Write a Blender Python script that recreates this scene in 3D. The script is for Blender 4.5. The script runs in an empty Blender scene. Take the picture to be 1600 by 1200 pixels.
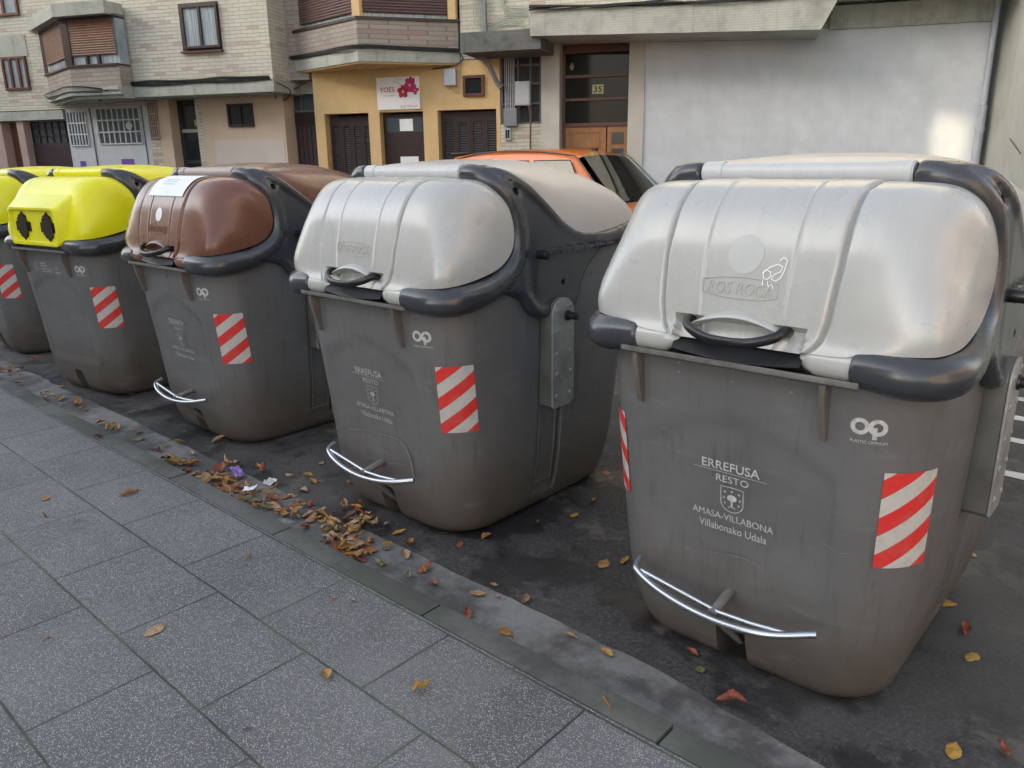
import bpy, bmesh, math, random
from mathutils import Vector, Matrix, noise
random.seed(7)
R = math.radians
S = bpy.context.scene
COL = S.collection

# ------------------------------------------------------------------ camera, sky, sun
cam_d = bpy.data.cameras.new('camera'); cam = bpy.data.objects.new('camera', cam_d); COL.objects.link(cam)
cam_d.sensor_width = 36.0; cam_d.sensor_fit = 'HORIZONTAL'; cam_d.lens = 36.0 * 1219.7 / 1600.0
cam_d.clip_start = 0.05; cam_d.clip_end = 500
Rm = Matrix(((0.74609657, 0.17343301, -0.64285372), (0.66571517, -0.21282782, 0.7152116), (-0.01277586, -0.96157439, -0.27424709)))
right = Rm.col[0]; down = Rm.col[1]; fwd = Rm.col[2]
M4 = Matrix((( right.x, -down.x, -fwd.x, 0), (right.y, -down.y, -fwd.y, 0), (right.z, -down.z, -fwd.z, 1.74), (0, 0, 0, 1)))
cam.matrix_world = M4
S.camera = cam
W = bpy.data.worlds.new('World'); S.world = W; W.use_nodes = True
SUN_AZ = Vector((-0.50, -0.866, 0)).normalized(); SUN_EL = R(15)
sun_dir = Vector((SUN_AZ.x * math.cos(SUN_EL), SUN_AZ.y * math.cos(SUN_EL), math.sin(SUN_EL)))
nt = W.node_tree; bg = nt.nodes['Background']; sky = nt.nodes.new('ShaderNodeTexSky')
sky.sky_type = 'NISHITA'; sky.sun_disc = False; sky.sun_elevation = SUN_EL
sky.sun_rotation = math.atan2(SUN_AZ.x, SUN_AZ.y)
sky.air_density = 1.0; sky.dust_density = 3.0; sky.ozone_density = 1.0
bw = nt.nodes.new('ShaderNodeRGBToBW'); mxs = nt.nodes.new('ShaderNodeMix'); mxs.data_type = 'RGBA'; mxs.inputs[0].default_value = 0.45   # sky mixed with its own grey to cut the blue cast
nt.links.new(sky.outputs[0], bw.inputs[0]); nt.links.new(sky.outputs[0], mxs.inputs[6]); nt.links.new(bw.outputs[0], mxs.inputs[7])
nt.links.new(mxs.outputs[2], bg.inputs[0]); bg.inputs[1].default_value = 0.15
sl = bpy.data.lights.new('sun', 'SUN'); sl.energy = 3.0; sl.angle = R(0.53); sl.color = (1.0, 0.82, 0.56)
so = bpy.data.objects.new('sun', sl); COL.objects.link(so)
so.rotation_euler = (-sun_dir).to_track_quat('-Z', 'Y').to_euler()
S.view_settings.view_transform = 'Standard'; S.view_settings.look = 'None'; S.view_settings.gamma = 1
S.view_settings.exposure = 2.24
S.view_settings.use_curve_mapping = False
S.render.engine = 'CYCLES'

# ------------------------------------------------------------------ helpers
def tag(o, label=None, cat=None, group=None, kind=None):
    for k, v in (('label', label), ('category', cat), ('group', group), ('kind', kind)):
        if v: o[k] = v
    return o
def empty(name, loc=(0, 0, 0), rz=0, label=None, cat=None, group=None):
    o = bpy.data.objects.new(name, None); COL.objects.link(o); o.location = loc; o.rotation_euler = (0, 0, rz)
    o.empty_display_size = .1
    return tag(o, label, cat, group)
def link_mesh(name, me, parent=None):
    o = bpy.data.objects.new(name, me); COL.objects.link(o)
    if parent: o.parent = parent
    return o
def catmull(pts, n):
    pts = [Vector(p) for p in pts]; out = []
    P = [2 * pts[0] - pts[1]] + pts + [2 * pts[-1] - pts[-2]]
    L = [0]
    for a, b in zip(pts, pts[1:]): L.append(L[-1] + (b - a).length)
    for i in range(n):
        s = L[-1] * i / (n - 1); k = 0
        while k < len(L) - 2 and s > L[k + 1]: k += 1
        t = (s - L[k]) / max(L[k + 1] - L[k], 1e-9)
        a, b, c, d = P[k:k + 4]
        out.append(.5 * ((2 * b) + (c - a) * t + (2 * a - 5 * b + 4 * c - d) * t * t + (3 * b - a - 3 * c + d) * t ** 3))
    return out
def lin(x, xs, ys):
    if x <= xs[0]: return ys[0]
    for i in range(1, len(xs)):
        if x <= xs[i]:
            t = (x - xs[i - 1]) / (xs[i] - xs[i - 1]); return ys[i - 1] + (ys[i] - ys[i - 1]) * t
    return ys[-1]
def sstep(a, b, x):
    t = max(0, min(1, (x - a) / (b - a))); return t * t * (3 - 2 * t)
class MB:
    def __init__(s): s.v = []; s.f = []; s.m = []; s.uv = {}
    def grid(s, rows, closed=False, mi=0, flip=False):
        b = len(s.v); n = len(rows[0])
        for r in rows: s.v += [tuple(p) for p in r]
        for i in range(len(rows) - 1):
            for j in range(n if closed else n - 1):
                k = (j + 1) % n; q = (b + i * n + j, b + i * n + k, b + (i + 1) * n + k, b + (i + 1) * n + j)
                s.f.append(q[::-1] if flip else q); s.m.append(mi)
        return b
    def poly(s, pts, mi=0):
        b = len(s.v); s.v += [tuple(p) for p in pts]; s.f.append(tuple(range(b, b + len(pts)))); s.m.append(mi)
    def box(s, x0, x1, y0, y1, z0, z1, mi=0, M=None):
        if x0 > x1: x0, x1 = x1, x0
        if y0 > y1: y0, y1 = y1, y0
        if z0 > z1: z0, z1 = z1, z0
        b = len(s.v); P = [Vector((x, y, z)) for z in (z0, z1) for y in (y0, y1) for x in (x0, x1)]
        if M: P = [M @ p for p in P]
        s.v += [tuple(p) for p in P]
        for q in ((0, 2, 3, 1), (4, 5, 7, 6), (0, 1, 5, 4), (2, 6, 7, 3), (0, 4, 6, 2), (1, 3, 7, 5)):
            s.f.append(tuple(b + i for i in q)); s.m.append(mi)
    def prism(s, pts, z0, z1, mi=0, axis='z'):
        # pts 2D polygon extruded along axis
        def mk(p, h):
            return {'z': (p[0], p[1], h), 'y': (p[0], h, p[1]), 'x': (h, p[0], p[1])}[axis]
        b = len(s.v); n = len(pts); s.v += [mk(p, z0) for p in pts] + [mk(p, z1) for p in pts]
        s.f.append(tuple(b + i for i in range(n))[::-1]); s.m.append(mi); s.f.append(tuple(b + n + i for i in range(n))); s.m.append(mi)
        for i in range(n): s.f.append((b + i, b + (i + 1) % n, b + n + (i + 1) % n, b + n + i)); s.m.append(mi)
    def tube(s, path, rad, n=12, mi=0, caps=True, sq=1.0):
        path = [Vector(p) for p in path]
        if not hasattr(rad, '__len__'): rad = [rad] * len(path)
        T = [(path[min(i + 1, len(path) - 1)] - path[max(i - 1, 0)]).normalized() for i in range(len(path))]
        up = Vector((0, 0, 1)) if abs(T[0].z) < .9 else Vector((1, 0, 0))
        N = (up - T[0] * up.dot(T[0])).normalized(); rows = []
        for p, t, r in zip(path, T, rad):
            N = (N - t * N.dot(t)).normalized(); B = t.cross(N)
            rows.append([p + N * (r * math.cos(2 * math.pi * k / n)) + B * (r * sq * math.sin(2 * math.pi * k / n)) for k in range(n)])
        b = s.grid(rows, True, mi, flip=True)
        if caps:
            s.f.append(tuple(b + k for k in range(n))); s.m.append(mi)
            e = b + (len(rows) - 1) * n; s.f.append(tuple(e + k for k in range(n))[::-1]); s.m.append(mi)
    def cyl(s, a, b, r, n=16, mi=0): s.tube([a, b], r, n, mi)
    def build(s, name, mats, parent=None, smooth=True, angle=35, bevel=0, weld=False, xf=None):
        me = bpy.data.meshes.new(name); v = [xf(Vector(p)) for p in s.v] if xf else s.v
        me.from_pydata([tuple(p) for p in v], [], s.f)
        if not isinstance(mats, (list, tuple)): mats = [mats]
        for m in mats: me.materials.append(m)
        me.polygons.foreach_set('material_index', s.m)
        bm = bmesh.new(); bm.from_mesh(me)
        if weld: bmesh.ops.remove_doubles(bm, verts=bm.verts, dist=1e-5)
        bmesh.ops.recalc_face_normals(bm, faces=bm.faces)
        if bevel:
            eds = [e for e in bm.edges if len(e.link_faces) == 2 and e.calc_face_angle(0) > R(40)]
            bmesh.ops.bevel(bm, geom=eds, offset=bevel, segments=2, profile=.6, affect='EDGES', clamp_overlap=True)
        finish(bm, smooth, angle); bm.to_mesh(me); bm.free()
        return link_mesh(name, me, parent)
def finish(bm, smooth, angle):
    for f in bm.faces: f.smooth = smooth
    if smooth:
        for e in bm.edges:
            e.smooth = not (len(e.link_faces) == 2 and e.calc_face_angle(0) > R(angle))
def bake(o, angle=35):
    dg = bpy.context.evaluated_depsgraph_get(); dg.update()
    me = bpy.data.meshes.new_from_object(o.evaluated_get(dg)); o.modifiers.clear()
    old = o.data; o.data = me; bpy.data.meshes.remove(old)
    bm = bmesh.new(); bm.from_mesh(me); finish(bm, True, angle); bm.to_mesh(me); bm.free()
    return o
def copy_tree(o, parent=None):
    c = o.copy(); COL.objects.link(c)
    if parent: c.parent = parent
    for ch in list(o.children): copy_tree(ch, c)
    return c
def text_mesh(body, size, width=None, height=None, extrude=0.0, shear=0.0, spacing=1.0, bold=0.0):
    cu = bpy.data.curves.new('t', 'FONT'); cu.body = body; cu.size = size; cu.extrude = extrude; cu.shear = shear
    cu.align_x = 'CENTER'; cu.resolution_u = 3; cu.space_character = spacing; cu.offset = bold
    o = bpy.data.objects.new('t', cu); COL.objects.link(o)
    dg = bpy.context.evaluated_depsgraph_get(); dg.update()
    me = bpy.data.meshes.new_from_object(o.evaluated_get(dg)); bpy.data.objects.remove(o); bpy.data.curves.remove(cu)
    xs = [v.co.x for v in me.vertices]; ys = [v.co.y for v in me.vertices]
    x0, x1, y0, y1 = min(xs), max(xs), min(ys), max(ys)
    sx = width / (x1 - x0) if width else 1; sy = height / (y1 - y0) if height else sx
    vs = [((v.co.x - (x0 + x1) / 2) * sx, (v.co.y - y0) * sy, v.co.z) for v in me.vertices]
    fs = [tuple(p.vertices) for p in me.polygons]; bpy.data.meshes.remove(me)
    return vs, fs
def add_text(mb, body, cx, z0, width, height, xf, mi=0, **k):
    """text laid on a surface; xf(x, z, h) -> 3D point"""
    vs, fs = text_mesh(body, 1.0, width, height, **k); b = len(mb.v)
    for x, y, h in vs: mb.v.append(tuple(xf(cx + x, z0 + y, h)))
    for f in fs: mb.f.append(tuple(b + i for i in f)); mb.m.append(mi)
def stroke(mb, pts, w, xf, mi=0, closed=False):
    P = [Vector(p) for p in pts]; n = len(P); L = []; Rr = []
    for i, p in enumerate(P):
        a = P[(i - 1) % n] if (closed or i) else p; c = P[(i + 1) % n] if (closed or i < n - 1) else p
        t = (c - a).normalized(); nn = Vector((-t.y, t.x)) * w / 2
        L.append(xf(*(p + nn), 0)); Rr.append(xf(*(p - nn), 0))
    rows = [L, Rr]; b = len(mb.v); mb.v += [tuple(q) for q in L + Rr]
    for i in range(n if closed else n - 1):
        j = (i + 1) % n; mb.f.append((b + i, b + n + i, b + n + j, b + j)); mb.m.append(mi)
def arc(cx, cy, r, a0, a1, n=20, ry=None):
    ry = ry or r
    return [(cx + r * math.cos(R(a0 + (a1 - a0) * i / (n - 1))), cy + ry * math.sin(R(a0 + (a1 - a0) * i / (n - 1)))) for i in range(n)]

# ------------------------------------------------------------------ materials
def new_mat(name):
    m = bpy.data.materials.new(name); m.use_nodes = True
    return m, m.node_tree, m.node_tree.nodes['Principled BSDF']
def N(t, kind, **k):
    n = t.nodes.new(kind)
    for a, b in k.items(): setattr(n, a, b)
    return n
def setin(n, **k):
    for a, b in k.items(): n.inputs[a.replace('_', ' ')].default_value = b
def noise_n(t, vec, scale, detail=6, rough=.6):
    n = N(t, 'ShaderNodeTexNoise'); setin(n, Scale=scale, Detail=detail, Roughness=rough); t.links.new(vec, n.inputs['Vector']); return n.outputs['Fac']
def ramp(t, fac, stops):
    n = N(t, 'ShaderNodeValToRGB'); e = n.color_ramp.elements
    while len(e) < len(stops): e.new(.5)
    for i, (p, c) in enumerate(stops):
        e[i].position = p; e[i].color = (*c, 1) if hasattr(c, '__len__') else (c, c, c, 1)
    t.links.new(fac, n.inputs[0]); return n.outputs[0]
def mix(t, fac, a, b, mode='MIX'):
    n = N(t, 'ShaderNodeMix', data_type='RGBA', blend_type=mode)
    for v, i in ((fac, 0), (a, 6), (b, 7)):
        if isinstance(v, (int, float)): n.inputs[i].default_value = v if i == 0 else (v, v, v, 1)
        elif isinstance(v, tuple): n.inputs[i].default_value = (*v, 1)
        else: t.links.new(v, n.inputs[i])
    return n.outputs[2]
def math_n(t, op, a, b=0.0, clamp=False):
    n = N(t, 'ShaderNodeMath', operation=op, use_clamp=clamp)
    for v, i in ((a, 0), (b, 1)):
        if isinstance(v, (int, float)): n.inputs[i].default_value = v
        else: t.links.new(v, n.inputs[i])
    return n.outputs[0]
def bump(t, bsdf, h, strength=.3, dist=.002, nrm=None):
    n = N(t, 'ShaderNodeBump'); n.inputs['Strength'].default_value = strength; n.inputs['Distance'].default_value = dist
    t.links.new(h, n.inputs['Height'])
    if nrm: t.links.new(nrm, n.inputs['Normal'])
    t.links.new(n.outputs[0], bsdf.inputs['Normal']); return n.outputs[0]
def objco(t): return N(t, 'ShaderNodeTexCoord').outputs['Object']
def mapping(t, vec, scale=(1, 1, 1), loc=(0, 0, 0), rot=(0, 0, 0)):
    n = N(t, 'ShaderNodeMapping'); n.inputs['Scale'].default_value = scale; n.inputs['Location'].default_value = loc; n.inputs['Rotation'].default_value = rot
    t.links.new(vec, n.inputs['Vector']); return n.outputs[0]

def mat_simple(name, c, rough=.5, metal=0, var=.15, scale=6, bumpk=0, bscale=200, spec=.5, streak=0):
    m, t, b = new_mat(name); co = objco(t)
    f = noise_n(t, co, scale)
    c2 = tuple(x * (1 - var) for x in c); c1 = tuple(min(1, x * (1 + var)) for x in c)
    colr = ramp(t, f, [(.3, c2), (.7, c1)])
    if streak:
        s = noise_n(t, mapping(t, co, (14, 14, .8)), 2.0, 5, .7)
        colr = mix(t, ramp(t, s, [(.45, 0.0), (.75, streak)]), colr, tuple(x * .45 for x in c))
    t.links.new(colr, b.inputs['Base Color']); setin(b, Roughness=rough, Metallic=metal); b.inputs['Specular IOR Level'].default_value = spec
    r = ramp(t, noise_n(t, co, scale * 2.3), [(.3, max(0, rough - .08)), (.7, min(1, rough + .1))]); t.links.new(r, b.inputs['Roughness'])
    if bumpk: bump(t, b, noise_n(t, co, bscale, 3), bumpk, .002)
    return m

def mat_body():
    m, t, b = new_mat('grey_plastic'); co = objco(t); sep = N(t, 'ShaderNodeSeparateXYZ'); t.links.new(co, sep.inputs[0]); z = sep.outputs[2]
    info = N(t, 'ShaderNodeObjectInfo')
    off = N(t, 'ShaderNodeVectorMath', operation='ADD'); t.links.new(co, off.inputs[0])
    sc = N(t, 'ShaderNodeVectorMath', operation='SCALE'); sc.inputs[0].default_value = (7, 3, 5); t.links.new(info.outputs['Random'], sc.inputs['Scale']); t.links.new(sc.outputs[0], off.inputs[1]); co = off.outputs[0]
    base = ramp(t, noise_n(t, co, 3.5, 8, .65), [(.3, (.112, .111, .113)), (.7, (.138, .136, .136))])
    # dried dust rising from the road
    d = math_n(t, 'ADD', z, math_n(t, 'MULTIPLY', math_n(t, 'SUBTRACT', noise_n(t, co, 4, 7, .7), .5), .55))
    base = mix(t, ramp(t, d, [(-.0, .9), (.50, 0.0)]), base, (.082, .064, .047))
    # run-off streaks
    st = noise_n(t, mapping(t, co, (20, 20, .9)), 1.6, 6, .75)
    base = mix(t, ramp(t, st, [(.55, 0.0), (.72, .6)]), base, (.055, .048, .042))
    # pale scuffs
    sf = noise_n(t, mapping(t, co, (1.5, 1.5, 5), rot=(0, .5, .3)), 2.2, 9, .72)
    base = mix(t, ramp(t, sf, [(.56, 0.0), (.74, .5)]), base, (.20, .21, .22))
    # specks of grit
    v = N(t, 'ShaderNodeTexVoronoi'); v.inputs['Scale'].default_value = 55; t.links.new(co, v.inputs['Vector'])
    base = mix(t, ramp(t, v.outputs['Distance'], [(.05, .7), (.09, 0.0)]), base, (.04, .035, .03))
    t.links.new(base, b.inputs['Base Color'])
    t.links.new(ramp(t, noise_n(t, co, 9, 6), [(.3, .32), (.7, .44)]), b.inputs['Roughness'])
    bump(t, b, noise_n(t, co, 260, 3), .12, .001)
    return m
def mat_lid(name, c, rough=.38, metal=0.0, dust=(.4, .37, .33), dustk=.35, coat=0):
    m, t, b = new_mat(name); co = objco(t); info = N(t, 'ShaderNodeObjectInfo')
    off = N(t, 'ShaderNodeVectorMath', operation='ADD'); t.links.new(co, off.inputs[0])
    sc = N(t, 'ShaderNodeVectorMath', operation='SCALE'); sc.inputs[0].default_value = (5, 9, 2); t.links.new(info.outputs['Random'], sc.inputs['Scale']); t.links.new(sc.outputs[0], off.inputs[1]); co = off.outputs[0]
    base = ramp(t, noise_n(t, co, 2.2, 6, .6), [(.3, tuple(x * .93 for x in c)), (.7, tuple(min(1, x * 1.05) for x in c))])
    nrm = N(t, 'ShaderNodeNewGeometry').outputs['Normal']; sp = N(t, 'ShaderNodeSeparateXYZ'); t.links.new(nrm, sp.inputs[0])
    up = ramp(t, math_n(t, 'MULTIPLY', sp.outputs[2], noise_n(t, co, 3, 2, .4)), [(.20, 0.0), (.75, dustk)])
    base = mix(t, up, base, dust)
    st = noise_n(t, mapping(t, co, (16, 3, 1.2)), 2.2, 4, .6)
    base = mix(t, ramp(t, st, [(.42, 0.0), (.85, .24)]), base, tuple(x * .6 for x in c))
    t.links.new(base, b.inputs['Base Color']); setin(b, Metallic=metal)
    t.links.new(ramp(t, noise_n(t, co, 5, 4, .5), [(.3, rough - .03), (.7, rough + .06)]), b.inputs['Roughness'])
    if coat: b.inputs['Coat Weight'].default_value = coat; b.inputs['Coat Roughness'].default_value = .2
    bump(t, b, noise_n(t, co, 3, 2), .05, .01)
    return m
def mat_sticker():
    m, t, b = new_mat('reflective_stripe'); uv = N(t, 'ShaderNodeUVMap').outputs[0]; sp = N(t, 'ShaderNodeSeparateXYZ'); t.links.new(uv, sp.inputs[0])
    s = math_n(t, 'SUBTRACT', math_n(t, 'MULTIPLY', sp.outputs[1], 2.55), math_n(t, 'MULTIPLY', sp.outputs[0], .98))
    fr = math_n(t, 'FRACT', math_n(t, 'ADD', s, 10.14))
    k = math_n(t, 'GREATER_THAN', fr, .5)
    dirt = noise_n(t, objco(t), 30, 8, .75)
    c = mix(t, k, (.62, .035, .03), (.50, .49, .46))
    c = mix(t, ramp(t, dirt, [(.5, 0.0), (.75, .5)]), c, (.22, .2, .18))
    t.links.new(c, b.inputs['Base Color']); setin(b, Roughness=.35); return m
def mat_bricks(name, c1, c2, pink, mortar, bw=.245, rh=.0625):
    m, t, b = new_mat(name); co = objco(t); sp = N(t, 'ShaderNodeSeparateXYZ'); t.links.new(co, sp.inputs[0])
    cb = N(t, 'ShaderNodeCombineXYZ'); t.links.new(math_n(t, 'SUBTRACT', sp.outputs[0], math_n(t, 'MULTIPLY', sp.outputs[1], .9)), cb.inputs[0]); t.links.new(sp.outputs[2], cb.inputs[1])
    wob = N(t, 'ShaderNodeVectorMath', operation='ADD'); t.links.new(cb.outputs[0], wob.inputs[0])
    nn = N(t, 'ShaderNodeTexNoise'); nn.inputs['Scale'].default_value = 7; t.links.new(co, nn.inputs['Vector'])
    s2 = N(t, 'ShaderNodeVectorMath', operation='SCALE'); s2.inputs['Scale'].default_value = .012; t.links.new(nn.outputs['Color'], s2.inputs[0]); t.links.new(s2.outputs[0], wob.inputs[1])
    br = N(t, 'ShaderNodeTexBrick'); br.offset = .5; br.offset_frequency = 2
    setin(br, Scale=1.0, Mortar_Size=.0055, Mortar_Smooth=.25, Bias=0.0, Brick_Width=bw, Row_Height=rh)
    br.inputs['Color1'].default_value = (0, 0, 0, 1); br.inputs['Color2'].default_value = (1, 1, 1, 1); br.inputs['Mortar'].default_value = (.5, .5, .5, 1)
    t.links.new(wob.outputs[0], br.inputs['Vector'])
    bc = ramp(t, br.outputs['Color'], [(0.0, c1), (.5, c2), (.86, c1), (.93, pink)])
    bc = mix(t, .35, bc, ramp(t, noise_n(t, co, 25, 8, .8), [(.25, tuple(x * .35 for x in c1)), (.75, c1)]))
    col = mix(t, br.outputs['Fac'], bc, mortar)
    col = mix(t, ramp(t, noise_n(t, co, 1.4, 6), [(.4, 0.0), (.8, .4)]), col, tuple(x * .55 for x in c1))
    t.links.new(col, b.inputs['Base Color']); setin(b, Roughness=.9)
    h = math_n(t, 'SUBTRACT', math_n(t, 'MULTIPLY', noise_n(t, co, 40, 6), .5), br.outputs['Fac'])
    bump(t, b, h, .7, .008); return m
def mat_stained(name, c, stain, rough=.9, k=.7, scale=1.2, lines=0, bmp=.2, streakk=.5):
    m, t, b = new_mat(name); co = objco(t)
    base = ramp(t, noise_n(t, co, 2.5, 8, .6), [(.3, tuple(x * .88 for x in c)), (.7, tuple(min(1, x * 1.06) for x in c))])
    base = mix(t, ramp(t, noise_n(t, co, scale, 8, .7), [(.48, 0.0), (.72, k)]), base, stain)
    st = noise_n(t, mapping(t, co, (7, 7, .5)), 1.5, 7, .75)
    base = mix(t, ramp(t, st, [(.52, 0.0), (.72, streakk)]), base, stain)
    t.links.new(base, b.inputs['Base Color']); setin(b, Roughness=rough)
    h = noise_n(t, co, 60, 6)
    if lines:
        w = N(t, 'ShaderNodeTexWave', bands_direction='Z'); w.inputs['Scale'].default_value = lines; w.inputs['Distortion'].default_value = 1.2; t.links.new(co, w.inputs['Vector'])
        h = math_n(t, 'ADD', h, w.outputs['Fac'])
    bump(t, b, h, bmp, .006); return m
def mat_slabs():
    m, t, b = new_mat('terrazzo_slabs'); co = objco(t)
    br = N(t, 'ShaderNodeTexBrick'); br.offset = .5; br.offset_frequency = 2; setin(br, Scale=1.0, Mortar_Size=.0046, Mortar_Smooth=.35, Brick_Width=.61, Row_Height=.397)
    br.inputs['Color1'].default_value = (0, 0, 0, 1); br.inputs['Color2'].default_value = (1, 1, 1, 1); br.inputs['Mortar'].default_value = (.5, .5, .5, 1)
    w = N(t, 'ShaderNodeVectorMath', operation='ADD'); t.links.new(mapping(t, co, loc=(3.04 + 6.1, -.88 + 3.97 * 2, 0)), w.inputs[0])
    nn = N(t, 'ShaderNodeTexNoise'); setin(nn, Scale=12, Detail=4); t.links.new(co, nn.inputs['Vector'])
    s2 = N(t, 'ShaderNodeVectorMath', operation='SCALE'); s2.inputs['Scale'].default_value = .006; t.links.new(nn.outputs['Color'], s2.inputs[0]); t.links.new(s2.outputs[0], w.inputs[1])
    t.links.new(w.outputs[0], br.inputs['Vector'])
    v = N(t, 'ShaderNodeTexVoronoi'); v.inputs['Scale'].default_value = 215; t.links.new(co, v.inputs['Vector'])
    sep = N(t, 'ShaderNodeSeparateColor'); t.links.new(v.outputs['Color'], sep.inputs[0])
    speck = math_n(t, 'MULTIPLY', ramp(t, v.outputs['Distance'], [(.25, 1.0), (.5, .0)]), ramp(t, sep.outputs[0], [(.30, 0.0), (.9, 1.0)]))
    base = ramp(t, noise_n(t, co, 1.3, 8, .6), [(.3, (.092, .093, .092)), (.7, (.150, .151, .148))])
    base = mix(t, .28, base, mix(t, .55, br.outputs['Color'], .5), 'OVERLAY')
    base = mix(t, math_n(t, 'MULTIPLY', speck, .95), base, (.56, .56, .545))
    v2 = N(t, 'ShaderNodeTexVoronoi'); v2.inputs['Scale'].default_value = 420; t.links.new(co, v2.inputs['Vector'])
    base = mix(t, ramp(t, v2.outputs['Distance'], [(.16, .85), (.38, 0.0)]), base, (.022, .023, .025))
    base = mix(t, ramp(t, noise_n(t, co, 4.2, 9, .75), [(.52, 0.0), (.75, .5)]), base, (.07, .073, .072))
    gum = N(t, 'ShaderNodeTexVoronoi'); gum.inputs['Scale'].default_value = 2.6; t.links.new(w.outputs[0], gum.inputs['Vector'])
    base = mix(t, ramp(t, math_n(t, 'ADD', gum.outputs['Distance'], math_n(t, 'MULTIPLY', noise_n(t, co, 30, 3), .05)), [(.055, .75), (.075, 0.0)]), base, (.045, .046, .046))
    base = mix(t, ramp(t, noise_n(t, mapping(t, co, loc=(5, 2, 0)), 1.6, 9, .7), [(.55, 0.0), (.7, .55)]), base, (.17, .17, .168))
    joint = mix(t, ramp(t, noise_n(t, co, 1.8, 5), [(.42, 0.0), (.58, 1.0)]), (.035, .036, .033), (.085, .10, .065))
    # moss and dirt creeping out of the joints
    br2 = N(t, 'ShaderNodeTexBrick'); br2.offset = .5; br2.offset_frequency = 2; setin(br2, Scale=1.0, Mortar_Size=.016, Mortar_Smooth=1.0, Brick_Width=.61, Row_Height=.397); t.links.new(w.outputs[0], br2.inputs['Vector'])
    creep = math_n(t, 'MULTIPLY', br2.outputs['Fac'], ramp(t, noise_n(t, co, 9, 8, .8), [(.45, 0.0), (.7, .9)]))
    base = mix(t, creep, base, (.075, .08, .06))
    col = mix(t, br.outputs['Fac'], base, joint)
    t.links.new(col, b.inputs['Base Color']); setin(b, Roughness=.75)
    h = math_n(t, 'SUBTRACT', math_n(t, 'MULTIPLY', v.outputs['Distance'], .12), br.outputs['Fac'])
    bump(t, b, h, .55, .004); return m
def mat_asphalt():
    m, t, b = new_mat('asphalt'); co = objco(t)
    base = ramp(t, noise_n(t, co, 1.1, 9, .62), [(.3, (.028, .028, .029)), (.55, (.052, .050, .049)), (.75, (.080, .076, .071))])
    v = N(t, 'ShaderNodeTexVoronoi'); v.inputs['Scale'].default_value = 105; t.links.new(co, v.inputs['Vector'])
    sepc = N(t, 'ShaderNodeSeparateColor'); t.links.new(v.outputs['Color'], sepc.inputs[0])
    base = mix(t, math_n(t, 'MULTIPLY', ramp(t, v.outputs['Distance'], [(.2, 1.0), (.45, 0.0)]), ramp(t, sepc.outputs[0], [(.35, 0.0), (1.0, .85)])), base, (.17, .165, .155))
    base = mix(t, ramp(t, noise_n(t, co, 55, 4, .8), [(.42, .8), (.55, 0.0)]), base, (.014, .014, .015))
    crk = N(t, 'ShaderNodeTexVoronoi', feature='DISTANCE_TO_EDGE'); crk.inputs['Scale'].default_value = .9
    wv = N(t, 'ShaderNodeVectorMath', operation='ADD'); nz = N(t, 'ShaderNodeTexNoise'); setin(nz, Scale=3.0, Detail=8, Roughness=.75); t.links.new(co, nz.inputs['Vector']); t.links.new(co, wv.inputs[0])
    scv = N(t, 'ShaderNodeVectorMath', operation='SCALE'); scv.inputs['Scale'].default_value = .55; t.links.new(nz.outputs['Color'], scv.inputs[0]); t.links.new(scv.outputs[0], wv.inputs[1]); t.links.new(wv.outputs[0], crk.inputs['Vector'])
    base = mix(t, math_n(t, 'MULTIPLY', ramp(t, crk.outputs['Distance'], [(.003, 1.0), (.010, 0.0)]), ramp(t, noise_n(t, co, .9, 3), [(.5, 0.0), (.58, .9)])), base, (.010, .010, .010))
    n1 = noise_n(t, co, 2.7, 9, .66)
    blot = ramp(t, n1, [(.50, 0.0), (.53, .92)])
    base = mix(t, blot, base, (.013, .013, .015))
    base = mix(t, ramp(t, noise_n(t, mapping(t, co, loc=(2, 7, 0)), .55, 6, .6), [(.45, 0.0), (.6, .6)]), base, (.095, .092, .089))
    n2 = noise_n(t, mapping(t, co, loc=(8, 3, 0)), 2.6, 10, .72)
    base = mix(t, ramp(t, n2, [(.57, 0.0), (.63, .6)]), base, (.13, .12, .108))
    base = mix(t, ramp(t, noise_n(t, co, 70, 4), [(.62, 0.0), (.7, .5)]), base, (.16, .15, .13))
    t.links.new(base, b.inputs['Base Color'])
    t.links.new(ramp(t, n1, [(.5, .82), (.57, .5)]), b.inputs['Roughness'])
    bump(t, b, math_n(t, 'ADD', noise_n(t, co, 150, 5), math_n(t, 'MULTIPLY', v.outputs['Distance'], .6)), .6, .004); return m
def mat_concrete_ground(name, c, dark, green=0):
    m, t, b = new_mat(name); co = objco(t)
    base = ramp(t, noise_n(t, co, 3.0, 9, .65), [(.3, tuple(x * .7 for x in c)), (.7, c)])
    base = mix(t, ramp(t, noise_n(t, co, 2.0, 9, .7), [(.44, 0.0), (.56, .9)]), base, dark)
    base = mix(t, ramp(t, noise_n(t, co, 45, 6, .8), [(.5, 0.0), (.7, .5)]), base, tuple(x * .4 for x in c))
    if green: base = mix(t, ramp(t, noise_n(t, co, 1.5, 5), [(.4, 0.0), (.6, green)]), base, (.085, .095, .07))
    base = mix(t, ramp(t, noise_n(t, mapping(t, co, loc=(3, 9, 1)), 3.3, 9, .75), [(.6, 0.0), (.68, .7)]), base, tuple(min(1, x * 1.6) for x in c))
    t.links.new(base, b.inputs['Base Color']); setin(b, Roughness=.85)
    bump(t, b, noise_n(t, co, 90, 7, .7), .5, .004); return m
def mat_leaf(name, c, c2):
    m, t, b = new_mat(name); co = objco(t)
    t.links.new(ramp(t, noise_n(t, co, 60, 6, .7), [(.35, c2), (.6, c)]), b.inputs['Base Color']); setin(b, Roughness=.55); return m
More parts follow.
